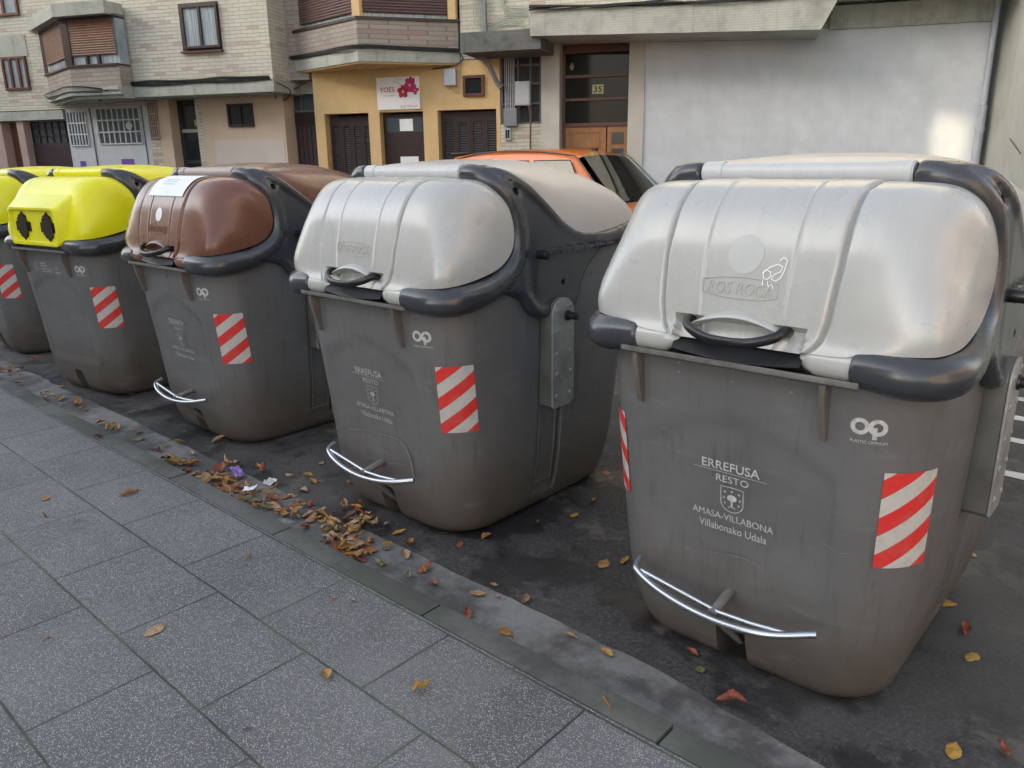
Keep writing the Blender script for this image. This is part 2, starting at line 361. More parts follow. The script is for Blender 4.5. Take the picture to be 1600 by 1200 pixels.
def mat_glass(name, c=(.02, .024, .026), rough=.06):
    m, t, b = new_mat(name); setin(b, Roughness=rough); b.inputs['Base Color'].default_value = (*c, 1); b.inputs['Specular IOR Level'].default_value = .35; return m

BODY = mat_body()
LID_S = mat_lid('silver_beige_plastic', (.435, .437, .420), .28, 0.06, (.40, .39, .365), .35, coat=.32)
LID_B = mat_lid('brown_plastic', (.155, .062, .038), .26, 0, (.26, .20, .18), .2, coat=.3)
LID_Y = mat_lid('yellow_plastic', (.78, .74, .008), .30, 0, (.6, .58, .2), .06)
REAR_S = mat_lid('dusty_silver_plastic', (.54, .50, .46), .34, 0)
BAR_S = mat_lid('pale_bar_plastic', (.52, .53, .52), .30, 0)
BAR_B = mat_lid('dusty_pinkish_plastic', (.36, .30, .28), .42, 0)
FRAME = mat_lid('charcoal_plastic', (.036, .039, .046), .25, 0, (.13, .115, .10), .30, coat=.3)
RAIL = mat_simple('worn_metal_strip', (.17, .165, .16), .45, .3, .3, 20)
BROWNFIN = mat_simple('grey_fin_plastic', (.115, .10, .088), .5, 0, .25, 12)
RUBBER = mat_simple('black_rubber', (.008, .008, .009), .5, 0, .3, 20, spec=.3)
BLACK = mat_simple('black_plastic', (.010, .010, .011), .3, 0, .2, 20)
HOLE = mat_simple('hole_shade_black', (.004, .004, .004), .9, 0, 0, 5)  # near-black colour standing for the shade inside openings
HOUS = mat_simple('olive_grey_plastic', (.085, .085, .075), .45, 0, .25, 9)
GALV = mat_simple('galvanised_plate', (.30, .30, .295), .5, .45, .3, 9, .1, 120)
CHROME = mat_simple('bright_zinc_tube', (.50, .53, .56), .30, 1.0, .05, 12)
WHITEINK = mat_simple('pale_grey_ink', (.46, .46, .45), .6, 0, .25, 60)
FADEDINK = mat_simple('faded_grey_ink', (.36, .36, .355), .6, 0, .4, 90)
FAINTINK = mat_simple('very_faint_ink', (.20, .20, .20), .6, 0, .4, 90)
PAPER = mat_simple('white_paper', (.78, .79, .80), .5, 0, .06, 8)
STRIPE = mat_sticker()

# ------------------------------------------------------------------ container geometry (front faces -y)
ZK = [0, .02, .05, .12, .17, .3, .57, .88, 1.02, 1.2]
HX = [.42, .447, .462, .480, .49, .51, .53, .54, .543, .548]
YF = [.572, .602, .628, .652, .664, .68, .70, .735, .745, .755]
def hx(z): return lin(z, ZK, HX)
def yf(z): return lin(z, ZK, YF)
def rr(z): return .21
def front_pt(x, z, h=0.0):
    """point on the front shell, bending round the rounded corners"""
    s = 1 if x >= 0 else -1; a = abs(x); r = .21; x0 = hx(z) - r; y0 = yf(z) - r
    if a <= x0: return Vector((x, -(yf(z) + h), z))
    th = (a - x0) / r
    if th > math.pi / 2: return Vector((s * (hx(z) + h), -(y0) + (th - math.pi / 2) * r, z))
    return Vector((s * (x0 + (r + h) * math.sin(th)), -(y0 + (r + h) * math.cos(th)), z))
def body_mesh():
    mb = MB(); rows = []
    zs = [0, .008, .02, .035, .05, .08] + [.12 + i * .03 for i in range(37)]
    ysd = [-.45, -.30, -.20, -.150, -.134, -.126, -.118, -.04, .025, .034, .040, .046, .054, .062, .10, .25, .40]
    def arch(x, z):
        ax = abs(x + .02); top = .93 - .10 * (ax / .30) ** 2
        return sstep(.335, .32, ax) * sstep(top + .015, top, z) * sstep(.26, .30, z)
    for z in zs:
        hz, yz, r = hx(z), yf(z), .21; half = []
        nf = 26
        for i in range(nf + 1):
            x = (hz - r) * i / nf; half.append((x, -yz, 'f'))
        for i in range(1, 10):
            a = R(90) * i / 10; half.append((hz - r + r * math.sin(a), -(yz - r) - r * math.cos(a), 'c'))
        for y in ysd:
            y = max(y, -(yz - r))
            d = 0
            if .1 < z < 1.15:
                if -.128 < y < .05: d = .008
                if .036 < y < .058: d = .024
                if y > .058: d = -.004
            half.append((hz - d, y, 's'))
        yb = yz - .02
        for i in range(0, 11):
            a = R(90) * i / 10; half.append((hz - r + r * math.cos(a) + (.004 if i < 3 and z > .1 else 0), (yb - r) + r * math.sin(a), 'c'))
        for i in range(1, 7): half.append(((hz - r) * (1 - i / 6), yb, 'b'))
        left = [(-x, y, k) for (x, y, k) in half[1:-1]][::-1]; row = []
        for x, y, k in half + left:
            if k == 'f': y += .010 * arch(x, z)
            row.append((x, y, z))
        rows.append(row)
    b = mb.grid(rows, True); n = len(rows[0])
    mb.f.append(tuple(range(b, b + n))); mb.m.append(0); e = b + n * (len(rows) - 1); mb.f.append(tuple(range(e, e + n))[::-1]); mb.m.append(0)
    o = mb.build('body', [BODY, HOLE])
    c = MB(); c.box(-.075, .052, -.9, -.30, -.3, .19); cy = []
    c.v[0:8] = [(-.062 - (.0 if v[2] > 0 else .02), v[1], v[2]) if v[0] < 0 else (.044 + (.0 if v[2] > 0 else .012), v[1], v[2]) for v in c.v[0:8]]
    co = c.build('cut', [BODY], bevel=.02)
    md = o.modifiers.new('b', 'BOOLEAN'); md.operation = 'DIFFERENCE'; md.object = co; md.solver = 'EXACT'
    bake(o, 30); bpy.data.objects.remove(co); return o

PROF = [(-.425, 1.668), (-.50, 1.672), (-.57, 1.664), (-.63, 1.638), (-.685, 1.583), (-.728, 1.50), (-.755, 1.41), (-.771, 1.33), (-.782, 1.26), (-.802, 1.215)]
EDGE = [(.395, -.395, 1.668), (.47, -.375, 1.64), (.53, -.345, 1.575), (.556, -.328, 1.49), (.562, -.326, 1.41), (.562, -.352, 1.345), (.564, -.43, 1.292), (.568, -.55, 1.264), (.563, -.66, 1.248), (.530, -.742, 1.240), (.45, -.778, 1.236), (.345, -.792, 1.232)]
NT = 96
PP = catmull([(0, a, b) for a, b in PROF], NT)
EE = catmull(EDGE, NT)
def prof_y(z):
    for a, b in zip(PP, PP[1:]):
        if b.z <= z <= a.z + 1e-9 and a.y < -.5:
            t = (z - a.z) / (b.z - a.z) if b.z != a.z else 0; return a.y + (b.y - a.y) * t
    return PP[-1].y
def prof_n(z):
    k = min(range(1, NT - 1), key=lambda i: abs(PP[i].z - z) + (9 if PP[i].y > -.5 else 0)); d = PP[k + 1] - PP[k - 1]
    return Vector((0, d.z, -d.y)).normalized()
def lid_pt(x, z, h=0.0):
    n = prof_n(z); p = Vector((x, prof_y(z), z)); return p + n * (h if n.y < 0 else -h)
def lid_mesh(kind):
    cols = [-1 + 2 * i / 40 for i in range(41)]
    fine = sorted(set([round(c, 4) for c in cols] + [s * (.52 + d) for s in (-1, 1) for d in (-.03, -.02, -.012, 0, .012, .02, .03)] + [s * k for s in (-1, 1) for k in (.765, .775, .785, .96, .975, .99)]))
    rows = []
    for i in range(NT):
        A, Ee = PP[i], EE[i]; z = A.z; d = (PP[min(i + 1, NT - 1)] - PP[max(i - 1, 0)]); nrm = Vector((0, d.z, -d.y)).normalized()
        if nrm.y > 0 or (abs(nrm.y) < .2 and nrm.z < 0): nrm = -nrm
        if nrm.z < -.2: nrm = -nrm
        xs = .272 - .02 * (i / NT)
        if A.y < -.6: xs = lin(z, [1.21, 1.225, 1.25, 1.30, 1.45], [.206, .222, .240, .252, .262])
        row = []
        def disp(x, c):
            h = 0
            if kind != 'yellow':
                if abs(c) <= 1: h += .005
                for g in (-.52, .52):
                    h += .0028 * math.exp(-((c - g) / .014) ** 2) - .002 * math.exp(-((c - g - .028) / .012) ** 2)
                k = abs(c) - 1.03
                h -= .015 * math.exp(-(k / .026) ** 2)
                if abs(x) < .204 and z < 1.276 and A.y < -.6:
                    h -= .028 * sstep(.205, .196, abs(x)) * sstep(1.277, 1.270, z)
            return h
        def pt(x, c): return Vector((x, A.y, z)) + nrm * disp(x, c)
        bulb = []
        x0 = xs * 1.10
        for k in range(1, 25):
            v = R(90) * (k / 24) ** 1.25 if k < 24 else R(90)
            sv, cv = math.sin(v) ** .68, max(0.0, math.cos(v)) ** .70; P = Vector((x0 + (Ee.x - x0) * sv, Ee.y + (A.y - Ee.y) * cv, Ee.z + (A.z - Ee.z) * cv))
            bulb.append(P)
        ctr = [pt(xs * c, c) for c in fine]
        ex = [pt(xs * (1 + e), 1 + e) for e in (.01, .02, .03, .045, .06, .08, .10)]
        rim = EE[i] + Vector((-.03, -.0, 0)) + (Vector((0, -.55, 1.5)) - Vector((0, Ee.y, Ee.z))) * .06
        right_ = ex + bulb + [rim]
        lft = [Vector((-p.x, p.y, p.z)) for p in right_][::-1]
        row = lft + ctr + right_
        rows.append(row)
    under = [p + Vector((0, .035, -.012)) for p in rows[-1]]
    rows.append(under)
    mb = MB(); mb.grid(rows)
    if kind != 'yellow':
        for s in (-1, 1):   # feet of the lid resting on the rail
            mb.tube(catmull([(s * .212, -.752, 1.172), (s * .225, -.762, 1.188), (s * .27, -.763, 1.188), (s * .342, -.763, 1.188)], 10), [.018, .044, .046, .046] and [.02, .036, .042, .044, .045, .045, .045, .045, .045, .045], 20)
    else:
        # boxed-out flat front panel
        x1, zt, zb, yp = .33, 1.458, 1.185, -.826
        def rect(x, za, zb_, y, r=.03):
            out = []
            for cx, cz, a0 in ((x - r, za - r, 0), (-x + r, za - r, 90), (-x + r, zb_ + r, 180), (x - r, zb_ + r, 270)):
                for k in range(5):
                    a = R(a0 + 22.5 * k); out.append((cx + r * math.cos(a), y, cz + r * math.sin(a)))
            return out
        def shift(ring, f): return [(p[0], f(p), p[2]) for p in ring]
        r0 = rect(x1 + .13, zt + .17, zb + .02, -.58, .06); rm = rect(x1 + .07, zt + .085, zb + .01, -.715, .05); r1 = rect(x1 + .022, zt + .020, zb + .0, -.797, .04); r2 = rect(x1, zt, zb, yp); r3 = rect(x1 - .016, zt - .016, zb + .02, yp); r4 = rect(x1 - .024, zt - .024, zb + .028, yp + .024)
        b = mb.grid([r0, rm, r1, r2, r3, r4], True)
        mb.f.append(tuple(b + 5 * 20 + k for k in range(20))); mb.m.append(0)
    return mb
def frame_mesh():
    mb = MB()
    path = catmull([(.338, -.765, 1.187), (.40, -.765, 1.184), (.475, -.755, 1.178), (.535, -.705, 1.178), (.555, -.61, 1.186), (.552, -.48, 1.208), (.540, -.355, 1.262), (.535, -.288, 1.335), (.530, -.272, 1.42), (.522, -.282, 1.51), (.505, -.318, 1.592), (.465, -.365, 1.652), (.405, -.395, 1.682), (.338, -.400, 1.690)], 60)
    rad = [lin(i / 59, [0, .10, .22, .4, .65, .85, 1], [.053, .061, .065, .056, .050, .050, .044]) for i in range(60)]
    mb.tube(path, rad, 20)
    # side web between arch and rear arm
    out = [(-.40, 1.722), (-.335, 1.716), (-.244, 1.654), (-.175, 1.607), (-.111, 1.56), (-.04, 1.505), (.032, 1.455), (.10, 1.42), (.184, 1.402), (.27, 1.396), (.346, 1.395), (.505, 1.418), (.66, 1.44), (.70, 1.40), (.66, 1.365), (.50, 1.345), (.41, 1.34), (.30, 1.30), (.227, 1.249), (.175, 1.20), (.15, 1.162), (.12, 1.09), (.09, 1.04), (.0, 1.04), (-.12, 1.04), (-.20, 1.046), (-.243, 1.075), (-.262, 1.12), (-.284, 1.147), (-.35, 1.175), (-.45, 1.17), (-.45, 1.21), (-.36, 1.26), (-.295, 1.33), (-.272, 1.42), (-.285, 1.51), (-.325, 1.60)]
    def xo(z): return lin(z, [1.0, 1.3, 1.5, 1.62, 1.68, 1.71, 1.74], [.588, .574, .568, .563, .540, .49, .41])
    n = len(out); a = [(xo(z), y, z) for y, z in out]; c = [(xo(z) - .065, y, z) for y, z in out]
    b = len(mb.v); mb.v += a + c
    for i in range(n): mb.f.append((b + i, b + (i + 1) % n, b + n + (i + 1) % n, b + n + i)); mb.m.append(0)
    bm = bmesh.new(); vs = [bm.verts.new(p) for p in a]; f = bm.faces.new(vs); g = bmesh.ops.triangulate(bm, faces=[f], ngon_method='BEAUTY')
    bm.verts.index_update()
    for f in bm.faces:
        ids = [v.index for v in f.verts]; mb.f.append(tuple(b + i for i in ids)); mb.m.append(0); mb.f.append(tuple(b + n + i for i in ids[::-1])); mb.m.append(0)
    bm.free()
    # rolled edge along the rear lid and rear arm wrapping round the back
    mb.tube(catmull([(.345, -.385, 1.697), (.42, -.365, 1.698), (.495, -.315, 1.678), (.535, -.23, 1.626), (.545, -.11, 1.538), (.545, .03, 1.436), (.545, .17, 1.378), (.548, .34, 1.366), (.55, .52, 1.382), (.545, .66, 1.39), (.49, .765, 1.385), (.40, .79, 1.38), (.25, .79, 1.38), (0, .79, 1.38)], 60), .030, 14)
    mb.tube(catmull([(.540, .28, 1.35), (.548, .42, 1.362), (.545, .66, 1.375), (.49, .765, 1.372), (.40, .79, 1.37), (.25, .79, 1.37), (0, .79, 1.37)], 40), .045, 14)
    mb.tube(catmull([(.53, -.38, 1.20), (.55, -.28, 1.165), (.562, -.225, 1.10), (.566, -.175, 1.065), (.565, -.10, 1.06)], 20), .034, 14)
    o = mb.build('side_frame', [FRAME])
    r = o.modifiers.new('r', 'REMESH'); r.mode = 'VOXEL'; r.voxel_size = .0085
    s = o.modifiers.new('s', 'SMOOTH'); s.factor = .6; s.iterations = 9
    c = MB(); c.cyl((.50, -.292, 1.612), (.70, -.292, 1.612), .018, 20); c.cyl((.55, .0, 1.185), (.70, .0, 1.185), .015, 20)
    co = c.build('cut', [HOLE]); md = o.modifiers.new('b', 'BOOLEAN'); md.operation = 'DIFFERENCE'; md.object = co; md.solver = 'EXACT'
    bake(o, 50); bpy.data.objects.remove(co); return o
def rear_mesh():
    ys = [-.372, -.36, -.33, -.28, -.22, -.15, -.07, 0, .08, .16, .25, .34, .42, .50, .57, .63, .69, .735, .765, .785, .80]
    rows = []
    for y in ys:
        ze = lin(y, [-.38, -.335, -.244, -.111, .032, .184, .346, .505, .8], [1.690, 1.683, 1.640, 1.548, 1.443, 1.392, 1.385, 1.405, 1.42])
        zt = lin(y, [-.372, -.33, -.2, -.07, .08, .25, .42, .57, .69, .765, .80], [1.722, 1.737, 1.748, 1.754, 1.752, 1.738, 1.70, 1.64, 1.56, 1.48, 1.43])
        hxx = lin(y, [-.38, -.335, -.28, -.2, -.05, .55, .66, .74, .8], [.36, .44, .51, .545, .555, .552, .53, .48, .40])
        row = []
        for k in range(41):
            a = math.pi * k / 40; cx = math.cos(a); sx = math.sin(a); p = .72
            row.append((hxx * (abs(cx) ** p) * (1 if cx >= 0 else -1), y, ze + (zt - ze) * (sx ** .62)))
        rows.append(row)
    mb = MB(); mb.grid(rows)
    return mb
def plate_mesh():
    # closed sheet-steel box with round top
    z0, z1, y0, y1 = .58, 1.117, -.118, .048; r = (y1 - y0) / 2; pts = [(y0 + .0, z0 + .012), (y0 + .012, z0), (y1 - .025, z0), (y1, z0 + .025)]
    pts += [(-.035 + r * math.cos(R(a)), z1 - r + r * math.sin(R(a))) for a in range(0, 181, 12)]
    mb = MB(); mb.prism(pts, .50, .604, axis='x')
    fc = MB(); fc.prism(pts, .6045, .613, axis='x')
    return mb, fc
def strip_h(ring): return ring

root = empty('waste_container')
proto_parts = []
body = body_mesh(); body.parent = root
lid_meshes = {}
frm = frame_mesh(); frm.parent = root
frm2 = frm.copy(); frm2.data = frm.data.copy(); COL.objects.link(frm2); frm2.parent = root
bm = bmesh.new(); bm.from_mesh(frm2.data)
for v in bm.verts: v.co.x = -v.co.x
bmesh.ops.reverse_faces(bm, faces=bm.faces); bm.to_mesh(frm2.data); bm.free()
lid = lid_mesh('silver').build('front_lid', LID_S, root, angle=50)
rear = rear_mesh().build('rear_lid', REAR_S, root, angle=60)
mb = MB(); mb.cyl((-.335, -.402, 1.694), (.335, -.402, 1.694), .033, 24)
for s in (-1, 1):
    mb.cyl((s * .262, -.402, 1.694), (s * .330, -.402, 1.694), .0365, 24)
mb.box(-.335, .335, -.402, -.372, 1.66, 1.722)
hb = mb.build('hinge_bar', BAR_S, root)
mb = MB(); mb.prism([(-.815, 1.140), (-.80, 1.132), (-.735, 1.132), (-.735, 1.150), (-.806, 1.152), (-.815, 1.158)], -.39, .37, axis='x')
rail = mb.build('front_rail', RAIL, root, bevel=.002)
for x in (-.345, .270):
    mb = MB(); mb.prism([(-.73, .955), (-yf(.955) - .018, .955), (-.798, 1.09), (-.800, 1.134), (-.73, 1.134)], x - .009, x + .009, axis='x')
    mb.build('gusset', BROWNFIN, root, bevel=.002)
mb = MB(); rows = []
for i in range(33):
    x = -.158 + .316 * i / 32; u = max(0.0, 1 - (x / .158) ** 2); q = math.sqrt(u); zt = 1.246 + .056 * u
    rows.append([lid_pt(x, zt + .006, -.012), lid_pt(x, zt + .002, .007), lid_pt(x, zt - .004 * q, .012 + .010 * q), lid_pt(x, zt - .012 * q, .013 + .020 * q), lid_pt(x, zt - .018 * q, .012 + .021 * q), lid_pt(x, zt - .021 * q, .008 + .016 * q), lid_pt(x, zt - .020 * q, -.02)])
mb.grid(rows); mb.build('handle_hood', LID_S, lid, angle=60)
# flap under the handle
mb = MB(); rows = []
for i in range(21):
    x = -.205 + .41 * i / 20; u = 1 - (x / .205) ** 2
    rows.append([(x, -.735, 1.216), (x, -.765, 1.205 - .004 * u), (x, -.795 - .012 * u, 1.190 - .010 * u), (x, -.808 - .012 * u, 1.172 - .012 * u), (x, -.798, 1.162 - .01 * u), (x, -.74, 1.150)])
mb.grid(rows); flap = mb.build('rubber_flap', RUBBER, root, angle=50)
mb = MB(); mb.tube(catmull([(-.160, -.758, 1.262), (-.157, -.80, 1.262), (-.135, -.832, 1.250), (-.07, -.858, 1.232), (0, -.864, 1.228), (.07, -.856, 1.232), (.128, -.828, 1.248), (.146, -.80, 1.262), (.148, -.758, 1.262)], 34), [.018] * 4 + [.0155] * 26 + [.018] * 4, 12, sq=.8)
handle = mb.build('handle', BLACK, root)
for s in (1, -1):
    mb, fc = plate_mesh(); mb.v = [(s * v[0], v[1], v[2]) for v in mb.v]; fc.v = [(s * v[0], v[1], v[2]) for v in fc.v]
    mb.build('plate_housing', HOUS, root, bevel=.006); pl = fc.build('locking_plate', GALV, root, bevel=.002)
    k = MB(); k.cyl((s * .605, -.005, 1.028), (s * .622, -.005, 1.028), .026); k.cyl((s * .61, -.005, 1.028), (s * .668, -.005, 1.028), .0185, 16)
    k.build('knob', BLACK, pl, bevel=.003)
    for (y, z) in [(-.085, 1.06), (.012, 1.075)] + [(y, z) for z in (.96, .85, .75, .64) for y in (-.085, .018)]:
        k = MB(); k.tube([(s * .606, y, z), (s * .616, y, z), (s * .6185, y, z)], [.0125, .012, .007], 10); k.build('bolt', GALV, pl)
    mb = MB(); mb.tube([(s * .56, -.172, 1.33), (s * .632, -.172, 1.33)], .021, 16)
    mb.build('locking_pin', BLACK, root, bevel=.004)
    mb = MB(); mb.prism([(-.15, 1.318), (-.15, 1.350), (.40, 1.346), (.40, 1.334)], .560, .592, axis='x')
    for i in range(6): mb.box(.57, .597, -.12 + i * .09, -.112 + i * .09, 1.325, 1.356)
    mb.v = [(s * v[0], v[1], v[2]) for v in mb.v]
    mb.build('side_ledge', FRAME, root, bevel=.002)
    # channel frame in the lower side recess
    mb = MB()
    for z0, z1 in ((.16, .30), (.30, .44), (.44, .58)):
        for y0, y1 in ((-.112, -.104), (.012, .020)):
            P = [(hx(z0) - .012, y0, z0), (hx(z0) - .012, y1, z0), (hx(z1) - .012, y1, z1), (hx(z1) - .012, y0, z1)]
            Q = [(p[0] + .012, p[1], p[2]) for p in P]; b = len(mb.v); mb.v += [(s * p[0], p[1], p[2]) for p in P + Q]
            for q in ((0, 1, 2, 3), (4, 5, 6, 7), (0, 1, 5, 4), (1, 2, 6, 5), (2, 3, 7, 6), (3, 0, 4, 7)): mb.f.append(tuple(b + i for i in q)); mb.m.append(0)
    mb.v += []
    mb.box(s * (hx(.16) - .014), s * (hx(.16) + .0), -.112, .020, .152, .160)
    mb.box(s * (hx(.58) - .014), s * (hx(.58) + .0), -.112, .020, .56, .572)
    mb.build('side_channel', BODY, root)
mb = MB(); rows = []
for z, k in ((1.19, 0), (1.25, 0), (1.31, 0), (1.36, 0)):
    h_, y_, r_ = .552 , .745, .20; row = [(h_, .075, z), (h_, .3, z)] + [(h_ - r_ + r_ * math.cos(R(a)), y_ - r_ + r_ * math.sin(R(a)), z) for a in range(0, 91, 10)]
    rows.append(row + [(-x, y, zz) for x, y, zz in row[::-1]])
mb.grid(rows, True); mb.build('rear_shell_rim', BODY, root)
# stickers
def sticker(s):
    rows = []; me_uv = []
    x0 = .433; w = .172
    for i in range(13):
        z = .885 - .315 * i / 12; row = []
        for j in range(11):
            a = x0 + w * j / 10
            a2 = a + (hx(z) - hx(.72))
            p = front_pt(s * a2, z, .0028); row.append(p)
        rows.append(row)
    mb = MB(); mb.grid(rows); o = mb.build('reflective_sticker', STRIPE, root)
    uvl = o.data.uv_layers.new(name='UVMap')
    for lp in o.data.loops:
        i, j = divmod(lp.vertex_index, 11); u = j / 10; uvl.data[lp.index].uv = (u, 1 - i / 12)
    return o
st = [sticker(1), sticker(-1)]
# bolts along the front
for x in (-.209, -.022, .165):
    for z in (1.110, 1.076):
        k = MB(); p = front_pt(x, z, -.002); k.tube([p, p + Vector((0, -.004, 0)), p + Vector((0, -.006, 0))], [.0065, .0065, .003], 10); k.build('screw', RAIL, root)
# foot pedal
mb = MB(); arc_pts = catmull([(-.345, -.722, .352), (-.325, -.775, .338), (-.22, -.815, .318), (-.08, -.835, .303), (.06, -.838, .302), (.19, -.815, .312), (.31, -.755, .334)], 40)
mb.tube(arc_pts, .0125, 14)
mb.tube([(-.305, -.775, .338), (-.15, -.785, .322), (.008, -.795, .306)], .0105, 12); mb.tube([(.008, -.795, .306), (.12, -.797, .312), (.235, -.79, .322)], .0105, 12)
pedal = mb.build('foot_pedal', CHROME, root, angle=50)
mb = MB(); mb.tube([(-.01, -.81, .298), (-.012, -.72, .315), (-.014, -.60, .335)], .017, 14); mb.tube([(-.015, -.79, .285), (.0, -.72, .21), (.015, -.62, .11)], .014, 4)
mb.build('pedal_bracket', RAIL, pedal, bevel=.002)
# ink layers
def fx(h): return lambda x, z, e: front_pt(x, z, h + e)
def logo(parent):
    mb = MB(); X = fx(.0022)
    cz = 1.018; r = .019; w = .012
    stroke(mb, arc(.365, cz, r, 0, 360, 24)[:-1], w, X, closed=True)
    stroke(mb, arc(.411, cz, r, 0, 360, 24)[:-1], w, X, closed=True)
    stroke(mb, [(.404 + .0, cz), (.404, cz - .022), (.404, cz - .036)], w, X)
    add_text(mb, 'PLASTIC OMNIUM', .390, .968, .096, .009, X)
    return mb.build('maker_logo', WHITEINK, parent, smooth=False)
def crest(mb, X, cx, zt, w, h):
    pts = [(cx - w / 2, zt), (cx, zt + .002), (cx + w / 2, zt), (cx + w / 2, zt - h * .6)] + [(cx + w / 2 * math.cos(R(a)), zt - h * .6 - h * .4 * math.sin(R(a))) for a in range(15, 180, 15)] + [(cx - w / 2, zt - h * .6)]
    stroke(mb, pts, .0028, X, closed=True)
    t = [(cx + .017 * math.cos(R(a)), zt - h * .42 + .012 * math.sin(R(a))) for a in range(0, 360, 24)]
    mb.poly([X(p[0], p[1], 0) for p in t])
    stroke(mb, [(cx, zt - h * .5), (cx, zt - h * .78)], .006, X); stroke(mb, [(cx - .012, zt - h * .82), (cx, zt - h * .76), (cx + .012, zt - h * .82)], .003, X)
    for dx, dz in ((-.26, .2), (.26, .2), (-.3, .45), (.3, .45), (-.26, .66), (.26, .66), (0, .14)):
        q = (cx + dx * w * 1.2, zt - h * dz); stroke(mb, [(q[0], q[1] - .004), (q[0], q[1] + .004)], .003, X); stroke(mb, [(q[0] - .004, q[1]), (q[0] + .004, q[1])], .003, X)
def lettering(parent, top, sub, m1, mid=None):
    X = fx(.0022); mb = MB()
    add_text(mb, top, -.019, .772, .200, .031, X, bold=.012)
    stroke(mb, [(-.150 + .255 * i / 8, .7655) for i in range(9)], .0016, X)
    add_text(mb, sub, -.012, .731, .113, .024, X)
    crest(mb, X, -.012, .715, .078, .088)
    add_text(mb, 'AMASA-VILLABONA', -.012, .592, .284, .024, X)
    add_text(mb, 'Villabonako Udala', -.010, .548, .238, .027, X)
    return mb.build('lettering', m1, parent, smooth=False)
lg = logo(root); le = lettering(root, 'ERREFUSA', 'RESTO', WHITEINK)
mb = MB()
def LX(h): return lambda x, z, e: lid_pt(x, z, h + e)
add_text(mb, 'ROS ROCA', -.009, 1.352, .205, .036, LX(.0062), extrude=.0016, shear=.2, spacing=1.08)
ov = [(-.125, 1.352), (-.06, 1.342), (0, 1.340), (.06, 1.342), (.108, 1.352), (.110, 1.390), (.05, 1.400), (0, 1.402), (-.06, 1.400), (-.128, 1.390)]
for h in (.0085,):
    for a, b in zip(ov, ov[1:] + ov[:1]):
        n = 5; pts = [lid_pt(a[0] + (b[0] - a[0]) * i / n, a[1] + (b[1] - a[1]) * i / n, .0062) for i in range(n + 1)]
        mb.tube(pts, .0014, 6)
emb = mb.build('embossed_mark', LID_S, root, angle=30)

# ---- variants copied from the one container
def place(kind, loc, rz, label):
    c = copy_tree(root); c.location = loc; c.rotation_euler = (0, 0, R(rz)); tag(c, label, 'waste container', 'waste containers standing in a row along the kerb')
    return c
def part(c, n): return [o for o in c.children if o.name.split('.')[0] == n]
def drop(c, *names):
    for n in names:
        for o in part(c, n):
            for ch in list(o.children): bpy.data.objects.remove(ch)
            bpy.data.objects.remove(o)
def paint(c, n, m):
    for o in part(c, n):
        o.data = o.data.copy(); o.data.materials.clear(); o.data.materials.append(m)
ylid = None
c1 = place('silver', (-1.019, 2.922, 0), -.07, 'nearest silver-lidded grey waste container with a white scribble on its lid')
c2 = place('silver', (-2.876, 2.931, 0), -.23, 'second silver-lidded grey waste container, standing beside the brown-lidded one')
c3 = place('brown', (-4.843, 2.939, 0), .62, 'grey waste container with brown lid and a white paper sheet on it')
c4 = place('yellow', (-6.694, 2.832, 0), 8.9, 'grey waste container with yellow lid and two black flower-shaped openings beside the brown-lidded one')
c5 = place('yellow', (-8.767, 2.915, 0), -2.6, 'yellow-lidded waste container cut off by the left edge of the photo')
# second container: worn print
paint(c2, 'lettering', FADEDINK)
SCR = mat_simple('pale_scratch', (.165, .168, .172), .6, 0, .3, 60)
def scratches(c, lines):
    for L, w in lines:
        mb = MB(); stroke(mb, [tuple(p)[:2] for p in catmull([(a, b, 0) for a, b in L], 14)], w, fx(.0018)); mb.build('scratch', SCR, c, smooth=False)
SC1 = [([(-.25, .44), (-.12, .468), (.04, .475), (.14, .478)], .006), ([(.15, .475), (.19, .44), (.215, .38), (.22, .31)], .008), ([(.04, .325), (.10, .342), (.16, .350)], .005)]
SC2 = [([(-.24, .46), (-.10, .50), (.06, .50)], .006), ([(.06, .50), (.07, .46), (.06, .42)], .006), ([(-.10, .49), (-.05, .455), (.03, .43)], .004)]
scratches(c2, SC1); scratches(c3, SC2)
scratches(c1, [([(-.40, .96), (-.36, .955), (-.33, .95)], .003), ([(.28, .62), (.33, .60), (.36, .605)], .003), ([(-.10, .45), (.02, .47), (.10, .46)], .003)])
# brown
for n in ('front_lid', 'rear_lid', 'embossed_mark'): paint(c3, n, LID_B)
for o in part(c3, 'front_lid'): paint(o, 'handle_hood', LID_B)
paint(c3, 'hinge_bar', BAR_B)
drop(c3, 'lettering'); l3 = lettering(c3, 'ORGANIKOA', 'ORGÁNICO', FADEDINK)
mb = MB(); rows = [[PP[i] * 1.0 + Vector((-.205 + .435 * j / 14, 0, 0)) + Vector((0, -.006, .009)) for j in range(15)] for i in range(13, 46)]
mb.grid(rows); sh = mb.build('paper_notice', PAPER, c3)
mb = MB()
for q in range(3):
    i = 27 + q * 3; stroke(mb, [(-.10 + .04 * k, 0) for k in range(5)], .003, lambda x, z, e: Vector((x, PP[i].y - .0075, PP[i].z + .0105 + z)))
mb.build('notice_print', mat_simple('pale_teal_print', (.30, .48, .47), .6), sh)
def disc(parent, x, z, r, m, name):
    mb = MB(); rows = []
    ring = [[lid_pt(x + r * k / 3 * math.cos(R(a)), z + r * k / 3 * math.sin(R(a)), .0063) for a in range(0, 360, 15)] for k in (1, 2, 3)]
    mb.grid(ring, True); mb.f.append(tuple(range(24))); mb.m.append(0)
    return mb.build(name, m, parent)
disc(c3, -.01, 1.455, .040, PAPER, 'round_sticker')
disc(c1, -.006, 1.467, .055, mat_simple('sticker_residue', (.455, .462, .452), .5, .1, .1), 'round_sticker')
